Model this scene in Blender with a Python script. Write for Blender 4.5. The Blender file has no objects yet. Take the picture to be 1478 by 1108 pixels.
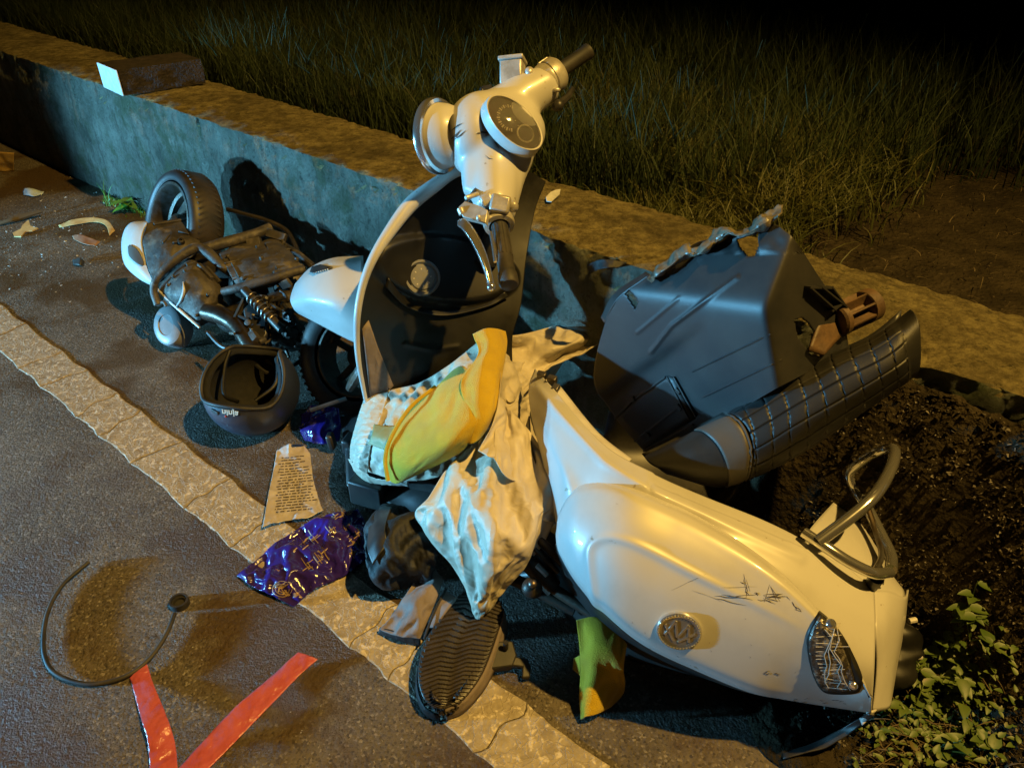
import bpy, bmesh, math, random
import numpy as np
from mathutils import Vector, Matrix, noise
random.seed(7); np.random.seed(7)
SC = bpy.context.scene
COL = SC.collection
# ------------------------------------------------------------------ camera
CAM_H = 1.45; FPX = 1100.0; PITCH = math.radians(35.1)
cd = bpy.data.cameras.new('camera'); cam = bpy.data.objects.new('camera', cd); COL.objects.link(cam)
cam.location = (0, 0, CAM_H); cam.rotation_euler = (math.pi/2 - PITCH, 0, 0)
cd.sensor_width = 36.0; cd.lens = FPX/1478*36.0; cd.clip_start = .02; cd.clip_end = 500
SC.camera = cam
# ------------------------------------------------------------------ world: night sky, a trace of light
w = bpy.data.worlds.new('World'); SC.world = w; w.use_nodes = True
nt = w.node_tree; bg = nt.nodes['Background']
sky = nt.nodes.new('ShaderNodeTexSky'); sky.sky_type = 'NISHITA'; sky.sun_disc = False
sky.sun_elevation = math.radians(-4); sky.sun_rotation = math.radians(120)
nt.links.new(sky.outputs[0], bg.inputs[0]); bg.inputs[1].default_value = 0.05
# ------------------------------------------------------------------ lamps
def look(o, target):
    d = Vector(target) - o.location
    o.rotation_euler = d.to_track_quat('-Z', 'Y').to_euler()
def spot(name, loc, target, power, col, angle, blend, radius):
    l = bpy.data.lights.new(name, 'SPOT'); l.energy = power; l.color = col
    l.spot_size = math.radians(angle); l.spot_blend = blend; l.shadow_soft_size = radius
    o = bpy.data.objects.new(name, l); COL.objects.link(o); o.location = loc; look(o, target); return o
# street lamp: on the line of the parapet, high up to the right of the photographer
street = spot('street_lamp_light', (2.35, 0.35, 5.6), (-.85, .8, 0), 1620, (1.0, .61, .135), 92, .8, .05)
# headlight of a car standing on the road to the left: low, bluish white
head = spot('headlight_light', (-5.0, .62, .30), (-.5, 2.7, .5), 1650, (.19, .62, 1.0), 54, .5, .07)
head2 = spot('headlight_light', (-5.3, 1.75, .30), (-.5, 3.0, .5), 560, (.19, .62, 1.0), 50, .6, .05)
SC.view_settings.view_transform = 'Standard'; SC.view_settings.look = 'None'
SC.view_settings.exposure = 0.22; SC.view_settings.gamma = 1; SC.view_settings.use_curve_mapping = False
SC.render.engine = 'CYCLES'
# ------------------------------------------------------------------ measuring helpers
ct, st = math.cos(PITCH), math.sin(PITCH)
def ray(px, py):
    a = (px-739)/FPX; b = (554-py)/FPX
    return Vector((a, ct + b*st, -st + b*ct))
def P(px, py, z=0.0):                    # a point of the place at height z
    r = ray(px, py); return Vector((0, 0, CAM_H)) + r*((z-CAM_H)/r.z)
def D(px, py, t):                        # a point of the place t metres off
    return Vector((0, 0, CAM_H)) + ray(px, py)*t
def Z(l): return [P(*p) for p in l]
def T(l): return [D(*p) for p in l]
WD = Vector((.767, -.642, 0)).normalized()       # along the parapet
WN = Vector((-.642, -.767, 0)).normalized()      # out of its road face
# ------------------------------------------------------------------ materials
def mat(name, col, rough=.5, metal=0.0, col2=None, nscale=8, bump=0.0, bscale=60, detail=6, coat=0, spec=.5,
        col3=None, sheen=0, lo=.4, hi=.62, bdist=.004, rvar=0.0, trans=0, alpha=1, lo3=.55, hi3=.62, n3=30):
    m = bpy.data.materials.new(name); m.use_nodes = True; t = m.node_tree; N = t.nodes; L = t.links
    b = N['Principled BSDF']; tc = N.new('ShaderNodeTexCoord')
    b.inputs['Base Color'].default_value = (*col, 1); b.inputs['Roughness'].default_value = rough
    b.inputs['Metallic'].default_value = metal; b.inputs['Coat Weight'].default_value = coat
    b.inputs['Coat Roughness'].default_value = .08
    b.inputs['Specular IOR Level'].default_value = spec; b.inputs['Sheen Weight'].default_value = sheen
    b.inputs['Transmission Weight'].default_value = trans; b.inputs['Alpha'].default_value = alpha
    out = None
    if col2:
        n = N.new('ShaderNodeTexNoise'); n.inputs['Scale'].default_value = nscale; n.inputs['Detail'].default_value = detail
        n.inputs['Roughness'].default_value = .65
        L.new(tc.outputs['Object'], n.inputs['Vector'])
        r = N.new('ShaderNodeMapRange'); r.inputs[1].default_value = lo; r.inputs[2].default_value = hi
        L.new(n.outputs['Fac'], r.inputs[0])
        x = N.new('ShaderNodeMix'); x.data_type = 'RGBA'; L.new(r.outputs[0], x.inputs[0])
        x.inputs[6].default_value = (*col, 1); x.inputs[7].default_value = (*col2, 1); out = x.outputs[2]
        if rvar:
            rr = N.new('ShaderNodeMapRange'); rr.inputs[1].default_value = lo; rr.inputs[2].default_value = hi
            rr.inputs[3].default_value = rough; rr.inputs[4].default_value = min(1, max(.05, rough+rvar))
            L.new(n.outputs['Fac'], rr.inputs[0]); L.new(rr.outputs[0], b.inputs['Roughness'])
    if col3:
        n3_ = N.new('ShaderNodeTexNoise'); n3_.inputs['Scale'].default_value = n3; n3_.inputs['Detail'].default_value = 5
        L.new(tc.outputs['Object'], n3_.inputs['Vector'])
        r = N.new('ShaderNodeMapRange'); r.inputs[1].default_value = lo3; r.inputs[2].default_value = hi3
        L.new(n3_.outputs['Fac'], r.inputs[0])
        x = N.new('ShaderNodeMix'); x.data_type = 'RGBA'; L.new(r.outputs[0], x.inputs[0])
        if out: L.new(out, x.inputs[6])
        else: x.inputs[6].default_value = (*col, 1)
        x.inputs[7].default_value = (*col3, 1); out = x.outputs[2]
    if out: L.new(out, b.inputs['Base Color'])
    if bump:
        n2 = N.new('ShaderNodeTexNoise'); n2.inputs['Scale'].default_value = bscale; n2.inputs['Detail'].default_value = 8
        L.new(tc.outputs['Object'], n2.inputs['Vector'])
        bp = N.new('ShaderNodeBump'); bp.inputs['Strength'].default_value = bump; bp.inputs['Distance'].default_value = bdist
        L.new(n2.outputs['Fac'], bp.inputs['Height']); L.new(bp.outputs[0], b.inputs['Normal'])
    return m
M = {}
M['white'] = mat('white_paint', (.52, .51, .485), .36, 0, (.44, .425, .39), 5, coat=.18, lo=.5, hi=.8, col3=(.30, .26, .2), lo3=.70, hi3=.74, n3=45)
M['white_raw'] = mat('white_plastic_inside', (.62, .60, .56), .5, 0, (.5, .47, .42), 20)
M['black'] = mat('black_plastic', (.018, .018, .019), .42, 0, (.04, .037, .033), 14, bump=.12, bscale=500, bdist=.001)
M['black_gloss'] = mat('black_gloss_plastic', (.008, .008, .008), .34, 0, (.016, .015, .013), 6, rvar=.2, spec=.35)
M['bucket'] = mat('textured_black_plastic', (.019, .020, .022), .46, 0, (.042, .040, .037), 7, bump=.25, bscale=700, bdist=.001, lo=.4, hi=.75)
M['seat'] = mat('black_vinyl', (.009, .009, .009), .52, 0, (.017, .016, .014), 9, bump=.35, bscale=420, bdist=.001)
M['seat_band'] = mat('grey_vinyl', (.075, .066, .055), .5, 0, (.07, .064, .055), 12, bump=.3, bscale=420, bdist=.001)
M['chrome'] = mat('chrome', (.78, .77, .75), .16, .9)
M['alloy'] = mat('cast_alloy', (.56, .54, .50), .36, .3, (.36, .33, .28), 18, bump=.1, bscale=200)
M['steel'] = mat('dull_steel', (.22, .21, .2), .42, .9, (.12, .09, .06), 20)
M['rubber'] = mat('rubber', (.016, .016, .017), .62, 0, (.05, .042, .034), 12, bump=.2, bscale=300, bdist=.001)
M['tyre'] = mat('tyre_rubber', (.016, .015, .015), .5, 0, (.045, .036, .03), 7, bump=.25, bscale=160, bdist=.001)
M['engine'] = mat('dusty_engine', (.082, .070, .056), .6, .15, (.035, .031, .027), 14, bump=.6, bscale=90, bdist=.003, col3=(.16, .135, .10), lo3=.56, hi3=.7, n3=22)
M['engine_dark'] = mat('grimy_dark_metal', (.03, .027, .024), .45, .4, (.075, .06, .042), 22, bump=.4, bscale=120, bdist=.002)
M['pipe'] = mat('exhaust_pipe', (.10, .08, .06), .35, .8, (.05, .035, .025), 25, bump=.15, bscale=120)
M['helmet'] = mat('matt_dark_helmet', (.014, .020, .040), .45, 0, (.016, .022, .042), 5, coat=.25, spec=1.0)
M['liner'] = mat('helmet_liner', (.008, .008, .008), .9, 0, (.014, .013, .012), 60, bump=.4, bscale=500)
M['coat'] = mat('cream_raincoat', (.56, .50, .39), .52, 0, (.48, .42, .31), 9, bump=.3, bscale=30, bdist=.006, sheen=.1)
M['coat_green'] = mat('olive_lining', (.25, .27, .12), .6, 0, (.3, .3, .15), 20, bump=.4, bscale=70, bdist=.004)
M['towel'] = mat('yellow_towel', (.56, .385, .010), .92, 0, (.47, .32, .012), 10, bump=.8, bscale=420, bdist=.003, sheen=.2, col3=(.42, .29, .015), lo3=.56, hi3=.72, n3=9)
M['purple'] = mat('purple_plastic_film', (.035, .018, .12), .13, 0, (.03, .015, .22), 12, bump=.35, bscale=35, bdist=.01, col3=(.30, .2, .14), lo3=.69, hi3=.71, n3=26)
M['film'] = mat('clear_plastic_sleeve', (.42, .37, .34), .25, 0, (.5, .45, .42), 20, bump=.4, bscale=60, bdist=.004)
M['print'] = mat('printed_grey_text', (.09, .075, .07), .5)
M['gold'] = mat('gold_print', (.36, .25, .15), .4)
M['tape'] = mat('red_plastic_tape', (.52, .115, .13), .26, 0, (.45, .085, .10), 14, bump=.8, bscale=22, bdist=.014)
M['dark_cloth'] = mat('black_cloth', (.007, .007, .008), .65, 0, (.014, .014, .015), 15, bump=.6, bscale=70, bdist=.006)
M['taupe'] = mat('taupe_cloth', (.17, .135, .12), .75, 0, (.23, .185, .165), 16, bump=.5, bscale=80, bdist=.004)
M['shoe'] = mat('dark_brown_sole_rubber', (.032, .026, .024), .42, 0, (.05, .04, .034), 18, bump=.15, bscale=200)
M['glass'] = mat('clear_lens', (.9, .9, .9), .05, 0, trans=1)
M['lamp_in'] = mat('lamp_reflector', (.12, .11, .10), .25, .7, (.55, .5, .42), 55, bump=.8, bscale=60, bdist=.01, lo=.5, hi=.62)
M['dial'] = mat('dial_face', (.14, .12, .1), .4)
M['dial_mark'] = mat('dial_marks', (.7, .66, .55), .5)
M['mark'] = mat('scuff', (.07, .055, .04), .6)
M['cap_grey'] = mat('grey_cap', (.24, .24, .245), .35, 0, (.18, .18, .18), 12)
M['card'] = mat('ochre_card', (.55, .36, .10), .7, 0, (.42, .26, .07), 25, bump=.3, bscale=100)
M['frag'] = mat('ochre_broken_plastic', (.46, .31, .12), .5, 0, (.6, .45, .2), 25)
M['pink'] = mat('pinkish_fragment', (.34, .2, .12), .6, 0, (.25, .14, .09), 30)
M['stone'] = mat('dark_block', (.016, .012, .011), .85, 0, (.035, .026, .022), 30, bump=.9, bscale=90, bdist=.01)
M['block_end'] = mat('pale_block_end', (.55, .55, .52), .8, 0, (.42, .42, .4), 40, bump=.4, bscale=120)
M['soil'] = mat('dark_soil', (.024, .019, .012), .95, 0, (.046, .036, .022), 9, bump=1, spec=.08, bscale=60, bdist=.03, col3=(.09, .07, .045), lo3=.66, hi3=.7, n3=60)
M['gravel'] = mat('grit', (.16, .14, .115), .8, 0, (.07, .06, .05), 9)
M['grass'] = mat('rice_blades', (.016, .030, .006), .7, 0, (.028, .044, .009), 1.2, col3=(.04, .035, .012), lo3=.6, hi3=.7, n3=9)
M['grass_near'] = mat('short_grass', (.048, .058, .011), .6, 0, (.085, .08, .016), 4)
M['leaf'] = mat('weed_leaf', (.052, .090, .013), .5, 0, (.085, .12, .018), 14, col3=(.10, .075, .025), lo3=.6, hi3=.7, n3=20)
M['leaf_bright'] = mat('fresh_leaf', (.10, .24, .02), .45, 0, (.07, .17, .02), 20)
M['straw'] = mat('dry_straw', (.09, .065, .03), .8)
M['shard'] = mat('pale_shards', (.5, .47, .42), .4)
M['glassbit'] = mat('bluish_glass_shard', (.5, .6, .65), .1, spec=.8)
def crumple(m, sc=13, dist=.010):
    t = m.node_tree; N = t.nodes; L = t.links; tc = N.new('ShaderNodeTexCoord')
    n = N.new('ShaderNodeTexNoise'); n.inputs['Scale'].default_value = 9; L.new(tc.outputs['Object'], n.inputs['Vector'])
    mx = N.new('ShaderNodeMix'); mx.data_type = 'VECTOR'; mx.inputs[0].default_value = .18; L.new(tc.outputs['Object'], mx.inputs[4]); L.new(n.outputs['Color'], mx.inputs[5])
    last = None
    for s_, w_ in ((sc, 1), (sc*2.6, .35)):
        v = N.new('ShaderNodeTexVoronoi'); v.inputs['Scale'].default_value = s_; L.new(mx.outputs[1], v.inputs['Vector'])
        k = N.new('ShaderNodeMath'); k.operation = 'MULTIPLY'; k.inputs[1].default_value = w_; L.new(v.outputs['Distance'], k.inputs[0])
        if last:
            a = N.new('ShaderNodeMath'); a.operation = 'ADD'; L.new(last, a.inputs[0]); L.new(k.outputs[0], a.inputs[1]); last = a.outputs[0]
        else: last = k.outputs[0]
    b = N.new('ShaderNodeBump'); b.inputs['Strength'].default_value = .8; b.inputs['Distance'].default_value = dist; L.new(last, b.inputs['Height'])
    old = [q for q in N if q.type == 'BUMP' and q != b][0]; L.new(b.outputs[0], old.inputs['Normal'])
crumple(M['coat']); crumple(M['tape'], 16, .005); crumple(M['film'], 18, .004)
# ---- asphalt: grit relief, random brown, smoother patches
def asphalt():
    m = bpy.data.materials.new('asphalt'); m.use_nodes = True; t = m.node_tree; N = t.nodes; L = t.links
    b = N['Principled BSDF']; tc = N.new('ShaderNodeTexCoord'); O = tc.outputs['Object']
    def ns(s, d=6, r=.6):
        n = N.new('ShaderNodeTexNoise'); n.inputs['Scale'].default_value = s; n.inputs['Detail'].default_value = d
        n.inputs['Roughness'].default_value = r; L.new(O, n.inputs['Vector']); return n.outputs['Fac']
    def mr(f, a, c, o0=0, o1=1):
        r = N.new('ShaderNodeMapRange'); r.inputs[1].default_value = a; r.inputs[2].default_value = c
        r.inputs[3].default_value = o0; r.inputs[4].default_value = o1; L.new(f, r.inputs[0]); return r.outputs[0]
    def mix(f, a, c):
        x = N.new('ShaderNodeMix'); x.data_type = 'RGBA'; L.new(f, x.inputs[0])
        for i, v in ((6, a), (7, c)):
            if isinstance(v, tuple): x.inputs[i].default_value = (*v, 1)
            else: L.new(v, x.inputs[i])
        return x.outputs[2]
    v = N.new('ShaderNodeTexVoronoi'); v.inputs['Scale'].default_value = 210; L.new(O, v.inputs['Vector'])
    v2 = N.new('ShaderNodeTexVoronoi'); v2.inputs['Scale'].default_value = 75; L.new(O, v2.inputs['Vector'])
    base = mix(mr(ns(3), .35, .65), (.112, .092, .066), (.185, .154, .112))
    sep = N.new('ShaderNodeSeparateColor'); L.new(v.outputs['Color'], sep.inputs[0])
    base = mix(mr(sep.outputs[0], .80, .98, 0, .75), base, (.36, .32, .27))
    base = mix(mr(sep.outputs[1], .6, 1, 0, .7), base, (.028, .024, .02))
    st_ = mr(ns(2.4, 4), .46, .56)
    base = mix(mr(st_, 0, 1, 0, .8), base, (.075, .042, .010))
    L.new(base, b.inputs['Base Color'])
    L.new(mr(st_, 0, 1, .62, .42), b.inputs['Roughness'])
    b.inputs['Specular IOR Level'].default_value = .3
    ad = N.new('ShaderNodeMath'); ad.operation = 'ADD'; L.new(mr(v.outputs['Distance'], 0, .7, 1, 0), ad.inputs[0])
    L.new(mr(ns(90, 8, .7), .3, .7, 0, 1.4), ad.inputs[1])
    ad2 = N.new('ShaderNodeMath'); ad2.operation = 'ADD'; L.new(ad.outputs[0], ad2.inputs[0]); L.new(mr(v2.outputs['Distance'], 0, .6, 1, 0), ad2.inputs[1])
    bp = N.new('ShaderNodeBump'); bp.inputs['Strength'].default_value = .8; bp.inputs['Distance'].default_value = .0035
    L.new(ad2.outputs[0], bp.inputs['Height']); L.new(bp.outputs[0], b.inputs['Normal'])
    return m
M['asphalt'] = asphalt()
def line_paint():
    m = mat('worn_line_paint', (.40, .34, .25), .6, 0, (.24, .195, .13), 24, bump=.8, bscale=110, bdist=.0035, lo=.38, hi=.66,
            col3=(.62, .54, .42), lo3=.56, hi3=.64, n3=55, detail=10)
    t = m.node_tree; N = t.nodes; L = t.links; b = N['Principled BSDF']; tc = N.new('ShaderNodeTexCoord')
    n = N.new('ShaderNodeTexNoise'); n.inputs['Scale'].default_value = 14; n.inputs['Detail'].default_value = 4; L.new(tc.outputs['Object'], n.inputs['Vector'])
    mx = N.new('ShaderNodeMix'); mx.data_type = 'VECTOR'; mx.inputs[0].default_value = .12; L.new(tc.outputs['Object'], mx.inputs[4]); L.new(n.outputs['Color'], mx.inputs[5])
    v = N.new('ShaderNodeTexVoronoi'); v.feature = 'DISTANCE_TO_EDGE'; v.inputs['Scale'].default_value = 38; L.new(mx.outputs[1], v.inputs['Vector'])
    r = N.new('ShaderNodeMapRange'); r.inputs[1].default_value = 0; r.inputs[2].default_value = .07; r.inputs[3].default_value = .5; r.inputs[4].default_value = 0; L.new(v.outputs['Distance'], r.inputs[0])
    old = b.inputs['Base Color'].links[0].from_socket; x = N.new('ShaderNodeMix'); x.data_type = 'RGBA'; L.new(r.outputs[0], x.inputs[0]); L.new(old, x.inputs[6]); x.inputs[7].default_value = (.66, .56, .42, 1)
    L.new(x.outputs[2], b.inputs['Base Color'])
    bp = [q for q in N if q.type == 'BUMP'][0]; hs = bp.inputs['Height'].links[0].from_socket; ad = N.new('ShaderNodeMath'); ad.operation = 'ADD'; L.new(hs, ad.inputs[0]); L.new(r.outputs[0], ad.inputs[1]); L.new(ad.outputs[0], bp.inputs['Height'])
    return m
M['line'] = line_paint()
def concrete():
    m = bpy.data.materials.new('mossy_concrete'); m.use_nodes = True; t = m.node_tree; N = t.nodes; L = t.links
    b = N['Principled BSDF']; tc = N.new('ShaderNodeTexCoord'); O = tc.outputs['Object']
    b.inputs['Specular IOR Level'].default_value = .25
    def ns(s, d=6, r=.6, vec=O):
        n = N.new('ShaderNodeTexNoise'); n.inputs['Scale'].default_value = s; n.inputs['Detail'].default_value = d
        n.inputs['Roughness'].default_value = r; L.new(vec, n.inputs['Vector']); return n.outputs['Fac']
    def mr(f, a, c, o0=0, o1=1):
        r = N.new('ShaderNodeMapRange'); r.inputs[1].default_value = a; r.inputs[2].default_value = c
        r.inputs[3].default_value = o0; r.inputs[4].default_value = o1; L.new(f, r.inputs[0]); return r.outputs[0]
    def mix(f, a, c):
        x = N.new('ShaderNodeMix'); x.data_type = 'RGBA'; L.new(f, x.inputs[0])
        for i, v in ((6, a), (7, c)):
            if isinstance(v, tuple): x.inputs[i].default_value = (*v, 1)
            else: L.new(v, x.inputs[i])
        return x.outputs[2]
    base = mix(mr(ns(4, 8, .7), .36, .64), (.31, .33, .27), (.11, .125, .095))
    mp = N.new('ShaderNodeMapping'); mp.inputs['Scale'].default_value = (9, 9, 1.2); L.new(O, mp.inputs[0])
    base = mix(mr(ns(3, 6, .6, mp.outputs[0]), .52, .68, 0, .65), base, (.075, .075, .06))
    base = mix(mr(ns(30, 8, .75), .60, .68, 0, .8), base, (.33, .33, .30))
    base = mix(mr(ns(22, 8, .75), .58, .68, 0, .8), base, (.045, .048, .038))
    base = mix(mr(ns(75, 6, .8), .55, .66, 0, .75), base, (.06, .065, .05))
    base = mix(mr(ns(5, 8, .7), .50, .62, 0, .7), base, (.085, .11, .045))
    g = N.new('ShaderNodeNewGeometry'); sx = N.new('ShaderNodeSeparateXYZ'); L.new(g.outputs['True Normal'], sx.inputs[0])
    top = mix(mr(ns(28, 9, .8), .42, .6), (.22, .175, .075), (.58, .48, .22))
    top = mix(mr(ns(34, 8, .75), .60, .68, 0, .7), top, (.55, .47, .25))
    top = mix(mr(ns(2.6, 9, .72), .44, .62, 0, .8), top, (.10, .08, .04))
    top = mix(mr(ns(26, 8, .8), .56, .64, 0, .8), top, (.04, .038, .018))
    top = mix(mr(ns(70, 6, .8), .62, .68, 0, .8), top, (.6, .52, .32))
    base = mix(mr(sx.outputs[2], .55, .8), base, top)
    L.new(base, b.inputs['Base Color']); b.inputs['Roughness'].default_value = .88
    bp = N.new('ShaderNodeBump'); bp.inputs['Strength'].default_value = 1; bp.inputs['Distance'].default_value = .013
    vo = N.new('ShaderNodeTexVoronoi'); vo.inputs['Scale'].default_value = 42; L.new(O, vo.inputs['Vector'])
    pit = mr(vo.outputs['Distance'], 0, .28, 0, 1.0); ad = N.new('ShaderNodeMath'); ad.operation = 'ADD'
    L.new(mr(ns(19, 12, .82), .3, .7, 0, 2.2), ad.inputs[0]); L.new(pit, ad.inputs[1]); L.new(ad.outputs[0], bp.inputs['Height']); L.new(bp.outputs[0], b.inputs['Normal'])
    return m
M['concrete'] = concrete()
# ------------------------------------------------------------------ object helpers
def origin(o):
    v = Vector((0, 0, 0))
    while o is not None: v = v + o.location; o = o.parent
    return v
def tag(o, label, cat, group=None, kind=None):
    if label: o['label'] = label
    if cat: o['category'] = cat
    if group: o['group'] = group
    if kind: o['kind'] = kind
    return o
def thing(name, base, label, cat, group=None):
    o = bpy.data.objects.new(name, None); COL.objects.link(o); o.location = base; o.empty_display_size = .05
    return tag(o, label, cat, group)
def mk(name, V, F, m, parent=None, smooth=True, base=None, sharp=40, solid=0, bevel=0, sub=0, off=0, kind=None):
    """V in world metres; origin = parent's origin (or base)."""
    o0 = origin(parent) if parent else Vector(base if base is not None else (0, 0, 0))
    me = bpy.data.meshes.new(name)
    A = np.array([tuple(v) for v in V], dtype=float) - np.array(o0)
    me.from_pydata(A.tolist(), [], [tuple(int(i) for i in f) for f in F]); me.update()
    me.materials.append(M[m] if isinstance(m, str) else m)
    if smooth:
        me.shade_smooth()
        try: me.set_sharp_from_angle(angle=math.radians(sharp))
        except Exception: pass
    o = bpy.data.objects.new(name, me); COL.objects.link(o)
    if parent: o.parent = parent
    else: o.location = o0
    if solid:
        s = o.modifiers.new('solid', 'SOLIDIFY'); s.thickness = solid; s.offset = off
    if bevel:
        s = o.modifiers.new('bevel', 'BEVEL'); s.width = bevel; s.segments = 2; s.limit_method = 'ANGLE'; s.angle_limit = math.radians(35)
    if sub:
        s = o.modifiers.new('sub', 'SUBSURF'); s.levels = sub; s.render_levels = sub
    if kind: o['kind'] = kind
    return o
def crom(A, n):                                   # Catmull-Rom along axis 0
    A = np.asarray(A, float); k = len(A)
    if k == 2:
        t = np.linspace(0, 1, n).reshape((-1,)+(1,)*(A.ndim-1)); return A[0]*(1-t)+A[1]*t
    E = np.concatenate([[2*A[0]-A[1]], A, [2*A[-1]-A[-2]]])
    out = []
    for u in np.linspace(0, k-1, n):
        i = min(int(u), k-2); t = u-i; p0, p1, p2, p3 = E[i], E[i+1], E[i+2], E[i+3]
        out.append(.5*((2*p1)+(-p0+p2)*t+(2*p0-5*p1+4*p2-p3)*t*t+(-p0+3*p1-3*p2+p3)*t**3))
    return np.array(out)
def grid(rows, nu, nv):
    A = np.array([[tuple(p) for p in crom([tuple(q) for q in r], nv)] for r in rows])
    return crom(A, nu)                             # nu x nv x 3
def normals(G):
    du = np.gradient(G, axis=0); dv = np.gradient(G, axis=1); n = np.cross(du, dv)
    return n/(np.linalg.norm(n, axis=2, keepdims=True)+1e-9)
def gfaces(nu, nv, k0=0, wrap=False):
    F = []
    for i in range(nu-1):
        for j in range(nv-(0 if wrap else 1)):
            a = k0+i*nv+j; b = k0+i*nv+(j+1) % nv; F.append((a, b, b+nv, a+nv))
    return F
def patch(name, rows, m, parent=None, nu=24, nv=24, solid=.003, disp=None, up=True, base=None, bevel=0, off=-1, sharp=50, keep=None):
    G = grid(rows, nu, nv); n = normals(G)
    c = G.reshape(-1, 3).mean(0); view = np.array((0, 0, CAM_H))-c
    flip = (n.reshape(-1, 3).mean(0)@view) < 0
    if flip: n = -n
    if disp is not None:
        for i in range(nu):
            for j in range(nv): G[i, j] += n[i, j]*disp(G[i, j], i/(nu-1), j/(nv-1))
    F = gfaces(nu, nv)
    if not flip: F = [f[::-1] for f in F]
    if keep: F = [f for f in F if keep((f[0] // nv)/(nu-1) if not flip else (f[3]//nv)/(nu-1), (min(f) % nv)/(nv-1))]
    return mk(name, G.reshape(-1, 3), F, m, parent, solid=solid, off=off, base=base, bevel=bevel, sharp=sharp), G, n
def frame(d, up=(0, 0, 1)):
    d = Vector(d).normalized(); u = Vector(up)
    if abs(d.dot(u)) > .97: u = Vector((0, 1, 0))
    x = u.cross(d).normalized(); y = d.cross(x); return x, y, d
def tubegeo(pts, r, n=10, caps=True, smooth_n=None, close=False):
    A = [tuple(p) for p in pts]
    if close: A = A+A[:1]
    rr = r if isinstance(r, (list, tuple)) else [r]*len(A)
    if close and isinstance(r, (list, tuple)): rr = list(r)+[r[0]]
    if smooth_n:
        B = crom([a+(q,) for a, q in zip(A, rr)], smooth_n); A = B[:, :3]; rr = B[:, 3]
    A = [Vector(a) for a in A]; V = []; F = []
    x = None
    for i, p in enumerate(A):
        d = (A[min(i+1, len(A)-1)]-A[max(i-1, 0)]).normalized()
        if x is None: x, y, _ = frame(d)
        else:
            x = (x-d*x.dot(d)).normalized(); y = d.cross(x)
        for k in range(n):
            a = 2*math.pi*k/n; V.append(p+(x*math.cos(a)+y*math.sin(a))*rr[i])
    F = gfaces(len(A), n, 0, True)
    if caps:
        F.append(tuple(range(n))[::-1]); F.append(tuple((len(A)-1)*n+k for k in range(n)))
    return V, F
def tube(name, pts, r, m, parent=None, n=10, sn=None, base=None, **k):
    V, F = tubegeo(pts, r, n, smooth_n=sn); return mk(name, V, F, m, parent, base=base, **k)
def lathegeo(prof, c, axis, n=48, up=(0, 0, 1), sq=1.0):
    """prof: list of (radius, height along axis); sq squashes second direction"""
    x, y, d = frame(axis, up); V = []
    for r, h in prof:
        for k in range(n):
            a = 2*math.pi*k/n; V.append(Vector(c)+d*h+x*(r*math.cos(a))+y*(r*math.sin(a)*sq))
    return V, gfaces(len(prof), n, 0, True)
def lathe(name, prof, c, axis, m, parent=None, n=48, up=(0, 0, 1), sq=1.0, **k):
    V, F = lathegeo(prof, c, axis, n, up, sq); return mk(name, V, F, m, parent, **k)
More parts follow.
